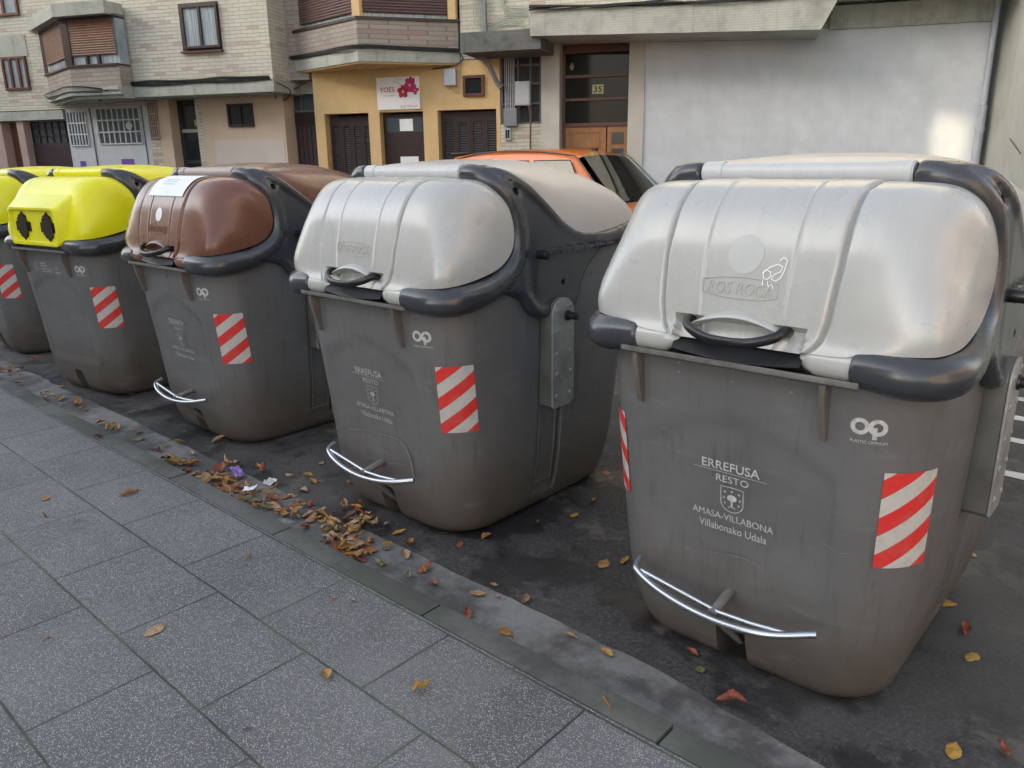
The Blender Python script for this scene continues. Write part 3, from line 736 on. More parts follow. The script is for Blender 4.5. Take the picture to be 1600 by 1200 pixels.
# white marker scribble on the nearest lid (loops and ticks)
mb = MB(); X = LX(.0088)
stroke(mb, [(.055, 1.418), (.064, 1.428), (.078, 1.424), (.082, 1.412), (.072, 1.402), (.060, 1.406), (.058, 1.420), (.074, 1.436), (.096, 1.446), (.112, 1.440), (.108, 1.426), (.092, 1.418), (.084, 1.404), (.098, 1.400), (.110, 1.408), (.118, 1.430), (.122, 1.458), (.110, 1.466), (.100, 1.456)], .0028, X)
stroke(mb, [(.060, 1.400), (.061, 1.384)], .0028, X); stroke(mb, [(.074, 1.397), (.080, 1.382), (.088, 1.392), (.094, 1.378)], .0028, X)
mb.build('marker_scribble', mat_simple('white_marker', (.85, .85, .85), .5, 0, .02), c1, smooth=False)
# yellow ones
ym = lid_mesh('yellow').build('front_lid', LID_Y, None, angle=50); yme = ym.data; bpy.data.objects.remove(ym)
def openings(parent):
    for cx in (-.165, .185):
        mb = MB(); y = -.804
        pts = []
        for a in range(0, 360, 6):
            r = .082 + .005 * math.cos(R(a * 8)); pts.append((cx + r * math.cos(R(a)) * .80, 1.322 + r * 1.22 * math.sin(R(a))))
        mb.prism(pts, y, y - .004, axis='y', mi=0)
        mb.prism([(cx - .105, 1.282), (cx + .105, 1.282), (cx + .105, 1.354), (cx - .105, 1.354)], y, y - .0025, axis='y', mi=0)
        o = mb.build('bottle_opening', RUBBER, parent, smooth=False)
        f = MB()
        for k in range(-3, 4):
            xx = cx + k * .018; h = .09 * math.sqrt(max(.05, 1 - (k / 4) ** 2)); f.box(xx - .006, xx + .006, y - .012, y - .003, 1.322 - h, 1.322 + h)
        f.build('bristles', mat_bristle, o, smooth=False)
mat_bristle = mat_simple('dark_bristles', (.035, .028, .02), .9, 0, .4, 60)
for c in (c4, c5):
    drop(c, 'foot_pedal', 'lettering', 'handle', 'rubber_flap', 'embossed_mark')
    for o in part(c, 'front_lid'):
        o.data = yme
        for ch in list(o.children): bpy.data.objects.remove(ch)
    paint(c, 'rear_lid', LID_Y); paint(c, 'hinge_bar', LID_Y)
    openings(c)
    mb = MB(); X = fx(.0022)
    stroke(mb, arc(-.20, 1.01, .032, 60, 300, 16), .004, X); stroke(mb, arc(-.20, 1.01, .020, 60, 300, 16), .004, X)
    for i, (a, b, zz, w) in enumerate(((-.14, -.06, 1.038, .012), (-.14, -.05, 1.018, .012), (-.14, .02, .998, .004), (-.14, .03, .988, .004), (-.13, .0, .974, .006))):
        n = 8
        for k in range(n): stroke(mb, [(a + (b - a) * k / n, zz), (a + (b - a) * (k + .7) / n, zz + .001)], w, X)
    stroke(mb, [(.075, .995), (.080, 1.02), (.085, .995)], .007, X); stroke(mb, [(.06, .974), (.12, .974)], .009, X)
    mb.build('lettering', FADEDINK, c, smooth=False)
# remove the prototype
for o in list(root.children):
    for ch in list(o.children): bpy.data.objects.remove(ch)
    bpy.data.objects.remove(o)
bpy.data.objects.remove(root)

# ------------------------------------------------------------------ ground
SLAB = mat_slabs(); ASPH = mat_asphalt()
mb = MB(); mb.grid([[(-60, -30, 0), (60, -30, 0)], [(-60, 40, 0), (60, 40, 0)]]); tag(mb.build('road', ASPH), kind='structure')
mb = MB(); mb.box(-60, 40, -6.9, 1.684, -.05, .1); tag(mb.build('pavement', SLAB), kind='structure')
KERB = mat_concrete_ground('kerb_concrete', (.145, .145, .138), (.06, .062, .055), .45)
mb = MB(); xj = -.97
k = -40
while k < 20:
    a = xj + k * 1.025; j = random.uniform(-.002, .002)
    mb.box(a + .004, a + 1.021, 1.690, 1.797, -.05, .1 + j); k += 1
tag(mb.build('kerb', KERB, bevel=.009), kind='structure')
GUT = mat_concrete_ground('gutter_concrete', (.225, .22, .212), (.065, .062, .06))
mb = MB(); r0 = []; r1 = []; r2 = []
i = 0; x = -40
while x < 8:
    e = 2.115 + .028 * noise.noise(Vector((x * 1.7, 0, 3))) + .014 * noise.noise(Vector((x * 8, 0, 1)))
    if x > -1.3: e -= min(.14, (x + 1.3) * .12)
    r0.append((x, 1.795, .012)); r1.append((x, e - .006, .008)); r2.append((x, e, .0005)); x += .04
mb.grid([r0, r1, r2]); tag(mb.build('gutter', GUT), kind='structure')
WHITEP = mat_stained('worn_road_paint', (.50, .50, .48), (.09, .09, .09), .7, .95, 9, streakk=0)
mb = MB()
for y, w in ((4.98, .10), (5.62, .10), (6.14, .10), (6.66, .10), (7.2, .1)):
    n = 16; a = [(-.98 + 2.6 * i / n, y - w + .02 * noise.noise(Vector((i * .9, y, 0))), .004) for i in range(n + 1)]; b = [(-.98 + 2.6 * i / n, y + .02 * noise.noise(Vector((i * .9, y, 5))), .004) for i in range(n + 1)]
    mb.grid([a, b])
tag(mb.build('road_marking', WHITEP), kind='structure')
YEL = mat_simple('yellow_paint', (.62, .42, .02), .5, 0, .3, 10)
mb = MB(); mb.prism([(-.075, 0), (.075, 0), (.05, .09), (-.05, .09)], -.9, .9, axis='x')
o = mb.build('wheel_stop', YEL, bevel=.012); o.location = (-5.38, 3.14, 0); o.rotation_euler = (0, 0, R(2))
tag(o, 'yellow painted stop block on the asphalt behind the brown-lidded container', 'wheel stop')

# ------------------------------------------------------------------ street facade (local x along the facade, local -y towards the street)
FA = math.atan2(.427, .904)
def bld(name, label, cat='building'):
    return empty(name, (-8.23, 11.33, 0), FA, label, cat)
def B(mb, s0, s1, n0, n1, z0, z1, mi=0): mb.box(s0, s1, -n0, -n1, z0, z1, mi)
BRK = mat_bricks('cream_bricks', (.60, .56, .455), (.68, .645, .54), (.50, .35, .28), (.36, .34, .30))
BRK2 = mat_bricks('grey_pink_bricks', (.34, .29, .25), (.42, .37, .31), (.36, .24, .20), (.20, .18, .16), .23, .075)
CONC = mat_stained('ledge_concrete', (.40, .41, .36), (.13, .135, .12), .9, .6, 2, 9, .4)
MOSS = mat_stained('mossy_dark_concrete', (.13, .135, .13), (.035, .045, .028), .95, .9, 2.2, 9, .5)
WHITEW = mat_stained('whitewashed_wall', (.55, .575, .61), (.40, .405, .41), .9, .45, 1.3, 0, .25, .25)
OCHRE = mat_simple('ochre_render', (.63, .44, .215), .85, 0, .07, 3, .15, 90, streak=.12)
BEIGE = mat_simple('beige_render', (.56, .44, .33), .88, 0, .06, 2, .15, 90, streak=.12)
PATCH = mat_simple('pale_pink_patch', (.55, .48, .43), .88, 0, .04, 2)
PINK = mat_simple('pink_brown_render', (.40, .29, .25), .88, 0, .1, 3, .1, 90)
GARW = mat_simple('white_painted_metal', (.50, .52, .54), .5, 0, .06, 3, streak=.2)
DKBR = mat_simple('dark_brown_wood', (.030, .014, .012), .45, 0, .3, 14)
SHUT = mat_simple('brown_roller_shutter', (.155, .075, .042), .55, 0, .12, 8)
SHUT2 = mat_simple('mauve_brown_shutter', (.085, .048, .045), .5, 0, .12, 8)
GATE = mat_simple('violet_brown_gate', (.052, .030, .036), .5, 0, .15, 8)
WOOD = mat_simple('varnished_wood', (.30, .125, .035), .35, 0, .2, 10)
REDW = mat_simple('red_brown_wood', (.105, .035, .022), .4, 0, .2, 12)
STONE = mat_stained('pale_stone', (.50, .47, .42), (.38, .35, .31), .7, .5, 3, 0, .1, .2)
GREYF = mat_simple('grey_lattice', (.13, .13, .13), .7, 0, .2, 9)
GREYP = mat_simple('grey_pipe_paint', (.19, .20, .22), .45, 0, .15, 9)
CABLE = mat_simple('black_cable', (.012, .012, .013), .6, 0, .2, 9)
LGREY = mat_simple('light_grey_box', (.42, .44, .47), .5, 0, .06, 9)
GLASS = mat_glass('dark_glass'); DGLASS = mat_glass('dim_glass', (.016, .016, .014), .05); DGLASS.node_tree.nodes['Principled BSDF'].inputs['Specular IOR Level'].default_value = .12; CURT = mat_simple('white_curtain', (.62, .65, .68), .8, 0, .15, 14, streak=.3)
BLUEG = mat_glass('grey_glass', (.07, .085, .095), .12)
def window(parent, s0, s1, z0, z1, n, fr=DKBR, panes=2, curtain=True, fw=.05, depth=.06):
    mb = MB(); B(mb, s0, s1, n, n + depth, z1 - fw, z1); B(mb, s0, s1, n, n + depth, z0, z0 + fw); B(mb, s0, s0 + fw, n, n + depth, z0 + fw, z1 - fw); B(mb, s1 - fw, s1, n, n + depth, z0 + fw, z1 - fw)
    for i in range(1, panes): x = s0 + (s1 - s0) * i / panes; B(mb, x - fw * .6, x + fw * .6, n, n + depth, z0 + fw, z1 - fw)
    f = mb.build('window', fr, parent, smooth=False, bevel=.004)
    mb = MB(); B(mb, s0 + fw * .5, s1 - fw * .5, n - .02, n + .012, z0 + fw * .5, z1 - fw * .5); mb.build('pane', GLASS if not curtain else CURTG, f, smooth=False)
    return f
def mat_curtain_glass():
    m, t, b = new_mat('curtain_behind_glass'); co = objco(t)
    w = noise_n(t, mapping(t, co, (16, 1, .6)), 2, 4)
    t.links.new(ramp(t, w, [(.35, (.20, .24, .26)), (.6, (.40, .44, .46))]), b.inputs['Base Color']); setin(b, Roughness=.12); return m
CURTG = mat_curtain_glass()
def wire(parent, pts, r=.012, n=24, m=CABLE, name='cable'):
    mb = MB(); mb.tube(catmull([(s, -k, z) for s, k, z in pts], n), r, 6); return mb.build(name, m, parent)
def door_boards(mb, s0, s1, n, z0, z1, k, g=.012):
    w = (s1 - s0) / k
    for i in range(k): B(mb, s0 + i * w + g / 2, s0 + (i + 1) * w - g / 2, n, n + .03, z0, z1)
def louvre(parent, s0, s1, n, z0, z1, name='shutter'):
    mb = MB(); fw = .05
    for a, b in ((s0, s0 + fw), (s1 - fw, s1)): B(mb, a, b, n, n + .05, z0, z1)
    for a, b in ((z0, z0 + .08), ((z0 + z1) / 2 - .09, (z0 + z1) / 2 - .03), (z1 - .16, z1)): B(mb, s0 + fw, s1 - fw, n, n + .05, a, b)
    z = z0 + .08
    while z < z1 - .18:
        b = len(mb.v); mb.v += [(s0 + fw, -n - .01, z + .03), (s1 - fw, -n - .01, z + .03), (s1 - fw, -n - .045, z + .005), (s0 + fw, -n - .045, z + .005)]; mb.f.append((b, b + 1, b + 2, b + 3)); mb.m.append(1); z += .042
    mb.box(s0 + fw, s1 - fw, -n + .0, -n - .006, z0, z1, 0)
    return mb.build(name, [DKBR, LOUV], parent, smooth=False)
LOUV = mat_simple('louvre_slats', (.11, .105, .11), .4, 0, .1, 9)
TOP = 11.0
# ---- building with number 35
b35 = bld('apartment_building', 'cream brick apartment building with wooden door number 35 and a long whitewashed wall')
mb = MB()
B(mb, -1.66, -.92, -.4, 0, 0, 2.36, 0); B(mb, -.85, 5.86, -.6, .95, 3.975, TOP, 0)
mb.build('brick_wall', BRK, b35, smooth=False)
mb = MB(); B(mb, -2.36, -.86, -.6, 0.02, 3.45, 5.2, 0); mb.build('brick_wall', BRK, b35, smooth=False)
mb = MB(); B(mb, .832, 5.86, -.5, 0, 0, 3.62); mb.build('white_wall', WHITEW, b35, smooth=False)
mb = MB(); B(mb, 3.60, 5.86, 0.0, .05, 3.60, 3.93); B(mb, -2.36, 5.86, -.5, -.003, 3.62, 3.925); mb.build('concrete_band', CONC, b35, smooth=False)
mb = MB(); b0 = len(mb.v)
P = [(-.85, 3.62), (3.42, 3.48), (3.58, 3.82), (3.58, 3.93), (-.85, 3.97)]
mb.prism([(p[0], p[1]) for p in P], -.96, .3, axis='y'); mb.v = [(x, (y if y < 0 else .0), z) for x, y, z in mb.v]
mb.prism([(-.85, 3.62), (3.42, 3.48), (3.60, 3.84), (3.60, 3.925), (-.85, 3.965)], -1.0, -.961, axis='y')
mb.build('ledge', CONC, b35, smooth=False)
mb = MB(); B(mb, -2.05, -.70, 0.03, .9, 3.44, 3.745); mb.build('canopy', MOSS, b35, smooth=False, bevel=.01)
mb = MB(); B(mb, -.92, -.60, -.3, .03, 0, 3.62); B(mb, .57, .831, -.3, .03, 0, 3.62); mb.build('door_pillar', STONE, b35, smooth=False)
# portal
dr = MB()
for a, b in ((3.48, 3.62), (3.09, 3.14), (2.72, 2.765), (2.30, 2.36)): B(dr, -.6, .57, -.28, -.20, a, b)
for a, b in ((-.60, -.555), (.54, .57)): B(dr, a, b, -.28, -.20, 0, 3.48)
bk = MB(); B(bk, -.6, .57, -.6, -.29, 0, 3.62); bk.build('door_backing', HOLE, b35, smooth=False)  # black backing added behind the doors to stop daylight showing through the gap
dframe = dr.build('entrance_frame', REDW, b35, smooth=False, bevel=.004)
mb = MB(); B(mb, -.59, .56, -.27, -.24, 2.3, 3.55); mb.build('transom_glass', DGLASS, dframe, smooth=False)
mb = MB(); B(mb, -.555, .165, -.28, -.23, .02, 2.30)
for z0, z1 in ((1.95, 2.22), (1.1, 1.85), (.2, 1.0)):
    for a, b, c, d in ((-.45, .06, z0, z0 + .02), (-.45, .06, z1 - .02, z1), (-.45, -.43, z0, z1), (.04, .06, z0, z1)): B(mb, a, b, -.23, -.217, c, d)
mb.build('door', WOOD, b35, smooth=False, bevel=.003)
mb = MB(); B(mb, .185, .54, -.28, -.23, .02, 2.30); d2 = mb.build('door', WOOD, b35, smooth=False, bevel=.003)
mb = MB(); B(mb, .26, .47, -.229, -.222, 2.0, 2.2); B(mb, .26, .47, -.229, -.222, .9, 1.93); mb.build('door_glass', GLASS, d2, smooth=False)
BRASS = mat_simple('brass', (.42, .30, .08), .35, .6, .2, 20); GOLD = mat_simple('gold_plate', (.55, .47, .20), .4, 0, .1, 20)
mb = MB(); B(mb, -.085, .105, -.235, -.225, 2.83, 2.975, 0)
add_text(mb, '35', .01, 2.85, .15, .105, lambda x, z, e: Vector((x, .2235, z)), mi=1, bold=.03)
mb.build('number_plate', [GOLD, BLACK], b35, smooth=False)
mb = MB(); mb.tube([(-.44, .22, 3.33), (-.44, .20, 3.28), (-.44, .205, 3.22)], [.02, .045, .015], 10); mb.build('lantern', mat_simple('lantern_shade', (.35, .30, .18), .3), b35)
# service wall: lattice, boxes, conduits
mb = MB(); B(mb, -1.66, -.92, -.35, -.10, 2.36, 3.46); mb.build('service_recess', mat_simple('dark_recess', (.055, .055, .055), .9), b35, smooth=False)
mb = MB()
for s in (-1.66, -1.36, -1.14, -.965): B(mb, s, s + .035, -.10, -.02, 2.36, 3.46)
for z in (2.36, 2.68, 3.0, 3.30): B(mb, -1.66, -.92, -.098, -.03, z, z + .035)
mb.build('concrete_lattice', GREYF, b35, smooth=False)
mb = MB(); B(mb, -1.36, -1.10, .0, .12, 2.66, 3.05); bx_ = mb.build('meter_box', LGREY, b35, smooth=False, bevel=.01)
mb = MB(); B(mb, -1.345, -1.115, .12, .128, 2.675, 3.035); mb.build('box_door', LGREY, bx_, smooth=False, bevel=.004)
mb = MB(); B(mb, -1.58, -1.34, .0, .10, 2.33, 2.62); mb.build('junction_box', GREYP, b35, smooth=False, bevel=.01)
mb = MB(); B(mb, -1.58, -1.46, .0, .06, 2.10, 2.30); mb.build('letter_box', LGREY, b35, smooth=False, bevel=.01)
mb = MB(); B(mb, -1.555, -1.525, .06, .066, 2.13, 2.27); B(mb, -1.515, -1.485, .06, .066, 2.13, 2.27); mb.build('letter_slot', BLACK, b35, smooth=False)
for i in range(6): wire(b35, [(-1.56 + i * .032, .03, 3.46), (-1.56 + i * .032, .03, 3.0), (-1.56 + i * .032, .03, 2.6)], .009, 6, LGREY, 'conduit')
wire(b35, [(-1.13, .10, 2.66), (-1.10, .08, 2.5), (-1.11, .05, 2.0), (-1.1, .05, 1.6)], .015, 14, mat_simple('rusty_pipe', (.14, .07, .05), .7), 'conduit')
GRN = mat_simple('pale_green_tube', (.40, .45, .38), .5, 0, .1, 9)
for i in range(5):
    d = i * .035
    wire(b35, [(-1.92 - d, .06, 5.1), (-1.92 - d, .06, 4.12 - d), (-1.50 + .0, .06, 4.10 - d), (-1.36 + d * .4, .06, 4.08 - d), (-1.28 + d, .06, 4.0 - d), (-1.26 + d * .3, .06, 3.76)], .008, 40, GRN, 'conduit')
    wire(b35, [(-1.62 + d * .5, .07, 5.1), (-1.62 + d * .5, .07, 4.32 - d), (-1.45, .07, 4.24 - d * .9), (-1.2 + d * .7, .07, 4.22 - d), (-1.12 + d * .7, .07, 4.14 - d), (-1.12 + d * .7, .07, 3.76)], .008, 40, GRN, 'conduit')
wire(b35, [(-1.88, .10, 5.2), (-1.88, .10, 3.75)], .04, 4, GREYP, 'drainpipe')
wire(b35, [(-1.95, .3, 3.48), (-1.83, .2, 3.38), (-1.68, .12, 3.05), (-1.60, .12, 2.95)], .045, 14, GREYP, 'drainpipe')
for i in range(4):
    pts = [(-.85 + k * .55, 1.02 + .012 * i, 4.0 + .03 * (i % 2) + .02 * math.sin(k * 1.3 + i * 2) - .06 * (math.sin(k * .9 + i) ** 2) * (i == 3) - k * .012) for k in range(9)]
    wire(b35, pts, .013, 50)
for i in range(2): wire(b35, [(3.62 + k * .45, .98 + .02 * i, 3.90 - .015 * math.sin(k * 1.7 + i) + .0 * k) for k in range(6)], .012, 30)
mb = MB(); mb.tube([(5.82, -.09, 4.6), (5.82, -.09, 2.45), (5.82, -.09, 2.44), (5.82, -.09, 0)], [.045, .045, .06, .06], 14); mb.tube([(5.82, -.09, 2.14), (5.82, -.09, 2.08)], .068, 14)
mb.build('drainpipe', mat_simple('bluish_drainpipe', (.34, .36, .40), .45, 0, .12, 5), b35)
# ---- ochre shop building
bsh = bld('corner_shop_building', 'ochre rendered shopfront below a projecting brick bay with mauve roller shutters')
mb = MB()
segs = [(-5.30, -5.10), (-4.20, -3.98), (-3.12, -2.84), (-1.74, -1.665)]
for a, b in segs: B(mb, a, b, -.5, 0, 0, 2.63)
B(mb, -5.30, -1.665, -.5, 0, 2.63, 3.44); mb.build('ochre_wall', OCHRE, bsh, smooth=False)
mb = MB(); B(mb, -6.3, -1.665, -.9, -.5, 0, TOP); mb.build('inner_wall', DKBR, bsh, smooth=False)
bayp = [(-5.72, .02), (-3.83, -1.0), (-2.37, -.05), (-2.37, .02)]
def off(p, k): # inset of the bay outline
    c = (-3.9, .3); return [(c[0] + (x - c[0]) * k, c[1] + (y - c[1]) * k) for x, y in p]
mb = MB(); mb.prism(off(bayp, .97), 3.36, 3.385); mb.build('ochre_soffit', OCHRE, bsh, smooth=False)
mb = MB(); mb.prism(bayp, 3.386, 3.57); mb.build('bay_slab', CONC, bsh, smooth=False)
mb = MB(); mb.prism(off(bayp, .985), 3.57, 4.04); mb.build('bay_parapet', BRK2, bsh, smooth=False)
mb = MB(); mb.prism(off(bayp, 1.01), 4.04, 4.085); mb.build('bay_sill', DKBR, bsh, smooth=False)
q = off(bayp, .90); mb = MB(); mb.prism(q, 4.085, 4.17); mb.prism(off(bayp, .88), 4.17, TOP); mb.build('bay_window', CURTG, bsh, smooth=False)
mb = MB(); q = off(bayp, .93)
for z in [4.16 + .045 * i for i in range(40)]:
    for a, b in ((q[0], q[1]), (q[1], q[2])):
        A_ = Vector((a[0] + (b[0] - a[0]) * .05, a[1] + (b[1] - a[1]) * .05, z)); C_ = Vector((a[0] + (b[0] - a[0]) * .95, a[1] + (b[1] - a[1]) * .95, z)); b_ = len(mb.v)
        mb.v += [tuple(A_), tuple(C_), tuple(C_ + Vector((0, -.012, .022))), tuple(A_ + Vector((0, -.012, .022))), tuple(C_ + Vector((0, 0, .045))), tuple(A_ + Vector((0, 0, .045)))]
        mb.f += [(b_, b_ + 1, b_ + 2, b_ + 3), (b_ + 3, b_ + 2, b_ + 4, b_ + 5)]; mb.m += [0, 0]
mb.build('roller_shutter', SHUT2, bsh, smooth=False)
mb = MB()
for p in (q[0], q[1], q[2]): mb.box(p[0] - .07, p[0] + .07, p[1] - .07, p[1] + .05, 4.085, TOP)
mb.build('bay_post', OCHRE, bsh, smooth=False)
for i in range(3): wire(bsh, [(-5.70, .03 + .012 * i, 3.60 + i * .02), (-4.8, .50, 3.60 + i * .02), (-3.84, 1.02 + .01 * i, 3.59 + i * .02), (-3.1, .55, 3.585 + i * .02), (-2.36, .08, 3.57 + i * .02)], .014, 30)
wire(bsh, [(-2.36, .1, 3.57), (-2.30, .08, 3.45), (-2.5, .04, 3.36), (-2.9, .03, 3.32)], .01, 14)
wire(bsh, [(-2.55, .03, 3.0), (-2.50, .03, 2.93), (-2.42, .03, 2.95), (-2.38, .03, 3.42)], .008, 14, OCHRE)
k_ = (-5.08 + 4.22) / -4
for i in range(4): louvre(bsh, -5.07 + i * .2175, -5.07 + (i + 1) * .2175 - .004, -.20, .05, 2.58)
for i in range(4): louvre(bsh, -2.82 + i * .272, -2.82 + (i + 1) * .272 - .004, -.20, .05, 2.60)
mb = MB(); B(mb, -3.97, -3.13, -.22, -.14, .05, 2.60); sd = mb.build('shop_door', DKBR, bsh, smooth=False, bevel=.003)
mb = MB(); B(mb, -3.90, -3.19, -.138, -.13, 2.28, 2.54); mb.build('door_glass', BLUEG, sd, smooth=False)
mb = MB(); B(mb, -3.64, -3.38, -.13, -.126, 2.30, 2.51); mb.build('door_notice', PAPER, sd, smooth=False)
mb = MB(); B(mb, -3.66, -3.30, -.138, -.132, 1.68, 1.85); mb.build('door_notice', PAPER, sd, smooth=False)
mb = MB()
for z in (.3, 1.3): B(mb, -3.88, -3.22, -.139, -.13, z, z + .02)
mb.build('door_panel', DKBR, sd, smooth=False)
window(bsh, -2.33, -1.94, 2.84, 3.19, .0, REDW, 1, False, .05, .05)
mb = MB(); B(mb, -2.66, -2.44, 0, .10, 3.03, 3.30); mb.build('meter_box', LGREY, bsh, smooth=False, bevel=.012)
# recessed part left of the shop
mb = MB(); B(mb, -6.35, -5.31, -.7, -.30, 3.2, TOP); mb.build('brick_wall', BRK, bsh, smooth=False)
mb = MB(); B(mb, -6.35, -5.31, -.7, -.24, 3.02, 3.25); mb.build('ledge', CONC, bsh, smooth=False)
window(bsh, -6.10, -5.66, 3.80, 4.70, -.32, DKBR, 2)
mb = MB(); door_boards(mb, -6.10, -5.42, -.4, .02, 2.45, 7); g = mb.build('side_door', GATE, bsh, smooth=False)
mb = MB(); B(mb, -6.10, -5.42, -.42, -.36, 2.45, 2.72); mb.build('door_panel', DKBR, g, smooth=False)
mb = MB(); B(mb, -6.12, -5.42, -.44, -.38, 2.72, 3.02); mb.build('transom_glass', BLUEG, g, smooth=False)
mb = MB(); B(mb, -5.78, -5.75, -.38, -.34, 2.72, 3.02); B(mb, -6.12, -5.42, -.37, -.34, 2.70, 2.74); mb.build('door_frame', GREYF, g, smooth=False)
mb = MB(); mb.cyl((-6.02, .36, 2.0), (-6.02, .33, 2.0), .02, 10); mb.build('handle', CHROME, g)
# sign
sg = MB(); B(sg, -3.985, -3.155, .012, .035, 2.67, 3.215, 0)
XX = lambda d: (lambda x, z, e: Vector((x, -.0375 - d, z)))
add_text(sg, 'YOES', -3.785, 2.965, .29, .085, XX(0), mi=1, bold=.01)
add_text(sg, 'ORKIDEAK', -3.745, 2.90, .20, .022, XX(0), mi=4) if False else None
for i in range(7): stroke(sg, [(-3.86 + i * .032, 2.905), (-3.84 + i * .032, 2.906)], .012, XX(0), 4)
add_text(sg, '615 722 621', -3.36, 2.70, .34, .035, XX(0), mi=1)
def petals(cx, cz, r, n, a0, mi):
    for k in range(n):
        a = a0 + 360 * k / n; px, pz = cx + r * .62 * math.cos(R(a)), cz + r * .62 * math.sin(R(a)); ring = []
        for q in range(18):
            t = R(q * 20); u, v = r * .52 * math.cos(t), r * .46 * math.sin(t) * (1 + .1 * math.sin(3 * t))
            ring.append(XX(.0004 * k + .0005 * mi)(px + u * math.cos(R(a)) - v * math.sin(R(a)), min(3.208, max(2.68, pz + u * math.sin(R(a)) + v * math.cos(R(a)))), 0))
        sg.poly(ring, mi)
petals(-3.47, 2.965, .10, 5, 18, 2); petals(-3.33, 3.075, .11, 5, 50, 3); petals(-3.24, 2.985, .07, 4, 10, 3); petals(-3.30, 3.15, .06, 4, 20, 2)
stroke(sg, arc(-3.47, 2.965, .022, 0, 360, 14), .012, XX(.006), 5); stroke(sg, arc(-3.335, 3.07, .018, 0, 360, 14), .01, XX(.006), 5)
stroke(sg, [(-3.66, 3.14), (-3.56, 3.12), (-3.5, 3.06)], .008, XX(.0), 4); stroke(sg, [(-3.62, 3.20), (-3.55, 3.16), (-3.46, 3.19)], .008, XX(.0), 4)
sgn = sg.build('shop_sign', [mat_simple('sign_white', (.80, .80, .80), .4, 0, .02), mat_simple('sign_crimson', (.50, .02, .09), .4, 0, .02), mat_simple('petal_crimson', (.42, .01, .06), .4, 0, .35, 12), mat_simple('petal_magenta', (.45, .02, .12), .4, 0, .4, 14), mat_simple('sign_grey', (.35, .30, .33), .4), mat_simple('petal_core', (.75, .35, .08), .4)], None, smooth=False)
sgn.location = (-8.23, 11.33, 0); sgn.rotation_euler = (0, 0, FA); tag(sgn, 'white shop sign reading YOES with dark pink orchids above the brown shop door', 'sign')
# ---- building number 37
b37 = bld('brick_apartment_building', 'cream brick apartment building with beige ground floor and dark door number 37')
mb = MB(); B(mb, -9.06, -5.74, -.6, .60, 3.22, TOP)
o = mb.build('brick_wall', BRK, b37, smooth=False)
mb = MB(); B(mb, -5.739, -5.33, -.6, .05, 3.24, TOP); mb.build('brick_wall', BRK2, b37, smooth=False)
mb = MB(); B(mb, -9.04, -5.70, -.5, .66, 3.0, 3.205); mb.build('ledge', CONC, b37, smooth=False, bevel=.004)
mb = MB(); B(mb, -9.06, -8.80, -.5, 0, 0, 3.0, 0); B(mb, -7.92, -7.79, -.5, .0, 0, 3.0, 0); mb.build('brick_pier', BRK, b37, smooth=False)
mb = MB(); B(mb, -8.80, -8.53, -.5, .005, 0, 3.0); B(mb, -7.785, -5.95, -.5, 0, 0, 3.0); B(mb, -8.53, -7.92, -.5, -.45, 0, 3.0); mb.build('beige_wall', BEIGE, b37, smooth=False)
mb = MB(); B(mb, -7.55, -6.0, 0.0, .008, 0, 2.22); mb.build('pale_patch', PATCH, b37, smooth=False)
mb = MB(); B(mb, -9.0, -8.82, -.02, .03, 2.27, 2.96)
mb.build('vent_lattice', HOLE, b37, smooth=False)
mb = MB()
for i in range(5): B(mb, -9.01 + i * .048, -8.99 + i * .048, .03, .05, 2.27, 2.97)
for z in (2.27, 2.5, 2.73, 2.95): B(mb, -9.01, -8.80, .03, .052, z, z + .025)
mb.build('vent_lattice', PINK, b37, smooth=False)
mb = MB(); B(mb, -8.52, -7.93, -.30, -.24, 0, 2.98); dd = mb.build('entrance_door', mat_simple('dark_green_metal', (.03, .032, .028), .35), b37, smooth=False)
mb = MB()
for a, b in ((2.48, 2.92), (1.85, 2.38), (.2, 1.78)): B(mb, -8.44, -8.0, -.238, -.23, a, b)
mb.build('door_glass', GLASS, dd, smooth=False)
mb = MB(); B(mb, -8.44, -8.0, -.24, -.20, 2.38, 2.44); mb.build('door_bar', mat_simple('aluminium', (.45, .45, .42), .4, .5), dd, smooth=False)
mb = MB(); B(mb, -8.14, -7.99, -.229, -.222, 2.50, 2.62, 0); add_text(mb, '37', -8.065, 2.52, .11, .08, lambda x, z, e: Vector((x, .2205, z)), mi=1, bold=.02); mb.build('number_plate', [GOLD, BLACK], b37, smooth=False)
window(b37, -7.17, -6.61, 2.45, 2.87, .003, DKBR, 2, False, .04, .05)
w_ = MB(); B(w_, -7.57, -6.71, .40, .601, 3.74, 4.54); 
mb = MB(); B(mb, -7.57, -6.72, .602, .606, 3.75, 4.56); mb.build('window_recess', DKBR, b37, smooth=False)
wn = window(b37, -7.50, -6.73, 3.79, 4.52, .612, DKBR, 2, True, .045, .05)
mb = MB(); B(mb, -7.57, -6.70, .60, .68, 3.72, 3.752); mb.build('window_sill', REDW, b37, smooth=False)
for i in range(5): wire(b37, [(-9.25 + k * .5, .68 + .008 * i, 3.20 + i * .016 + .012 * math.sin(k * 2 + i)) for k in range(8)], .013, 40)
wire(b37, [(-9.55, .68, 3.0), (-9.3, .75, 3.05), (-9.05, .75, 3.08), (-8.9, .7, 3.02)], .05, 14)
wire(b37, [(-5.75, .66, 3.2), (-5.9, .3, 3.12), (-6.1, .0, 2.95), (-6.13, -.1, 2.7)], .010, 16); wire(b37, [(-5.75, .66, 3.2), (-5.6, .3, 3.05), (-5.9, .0, 2.9), (-6.05, -.1, 2.95), (-5.4, .05, 3.2)], .010, 18)
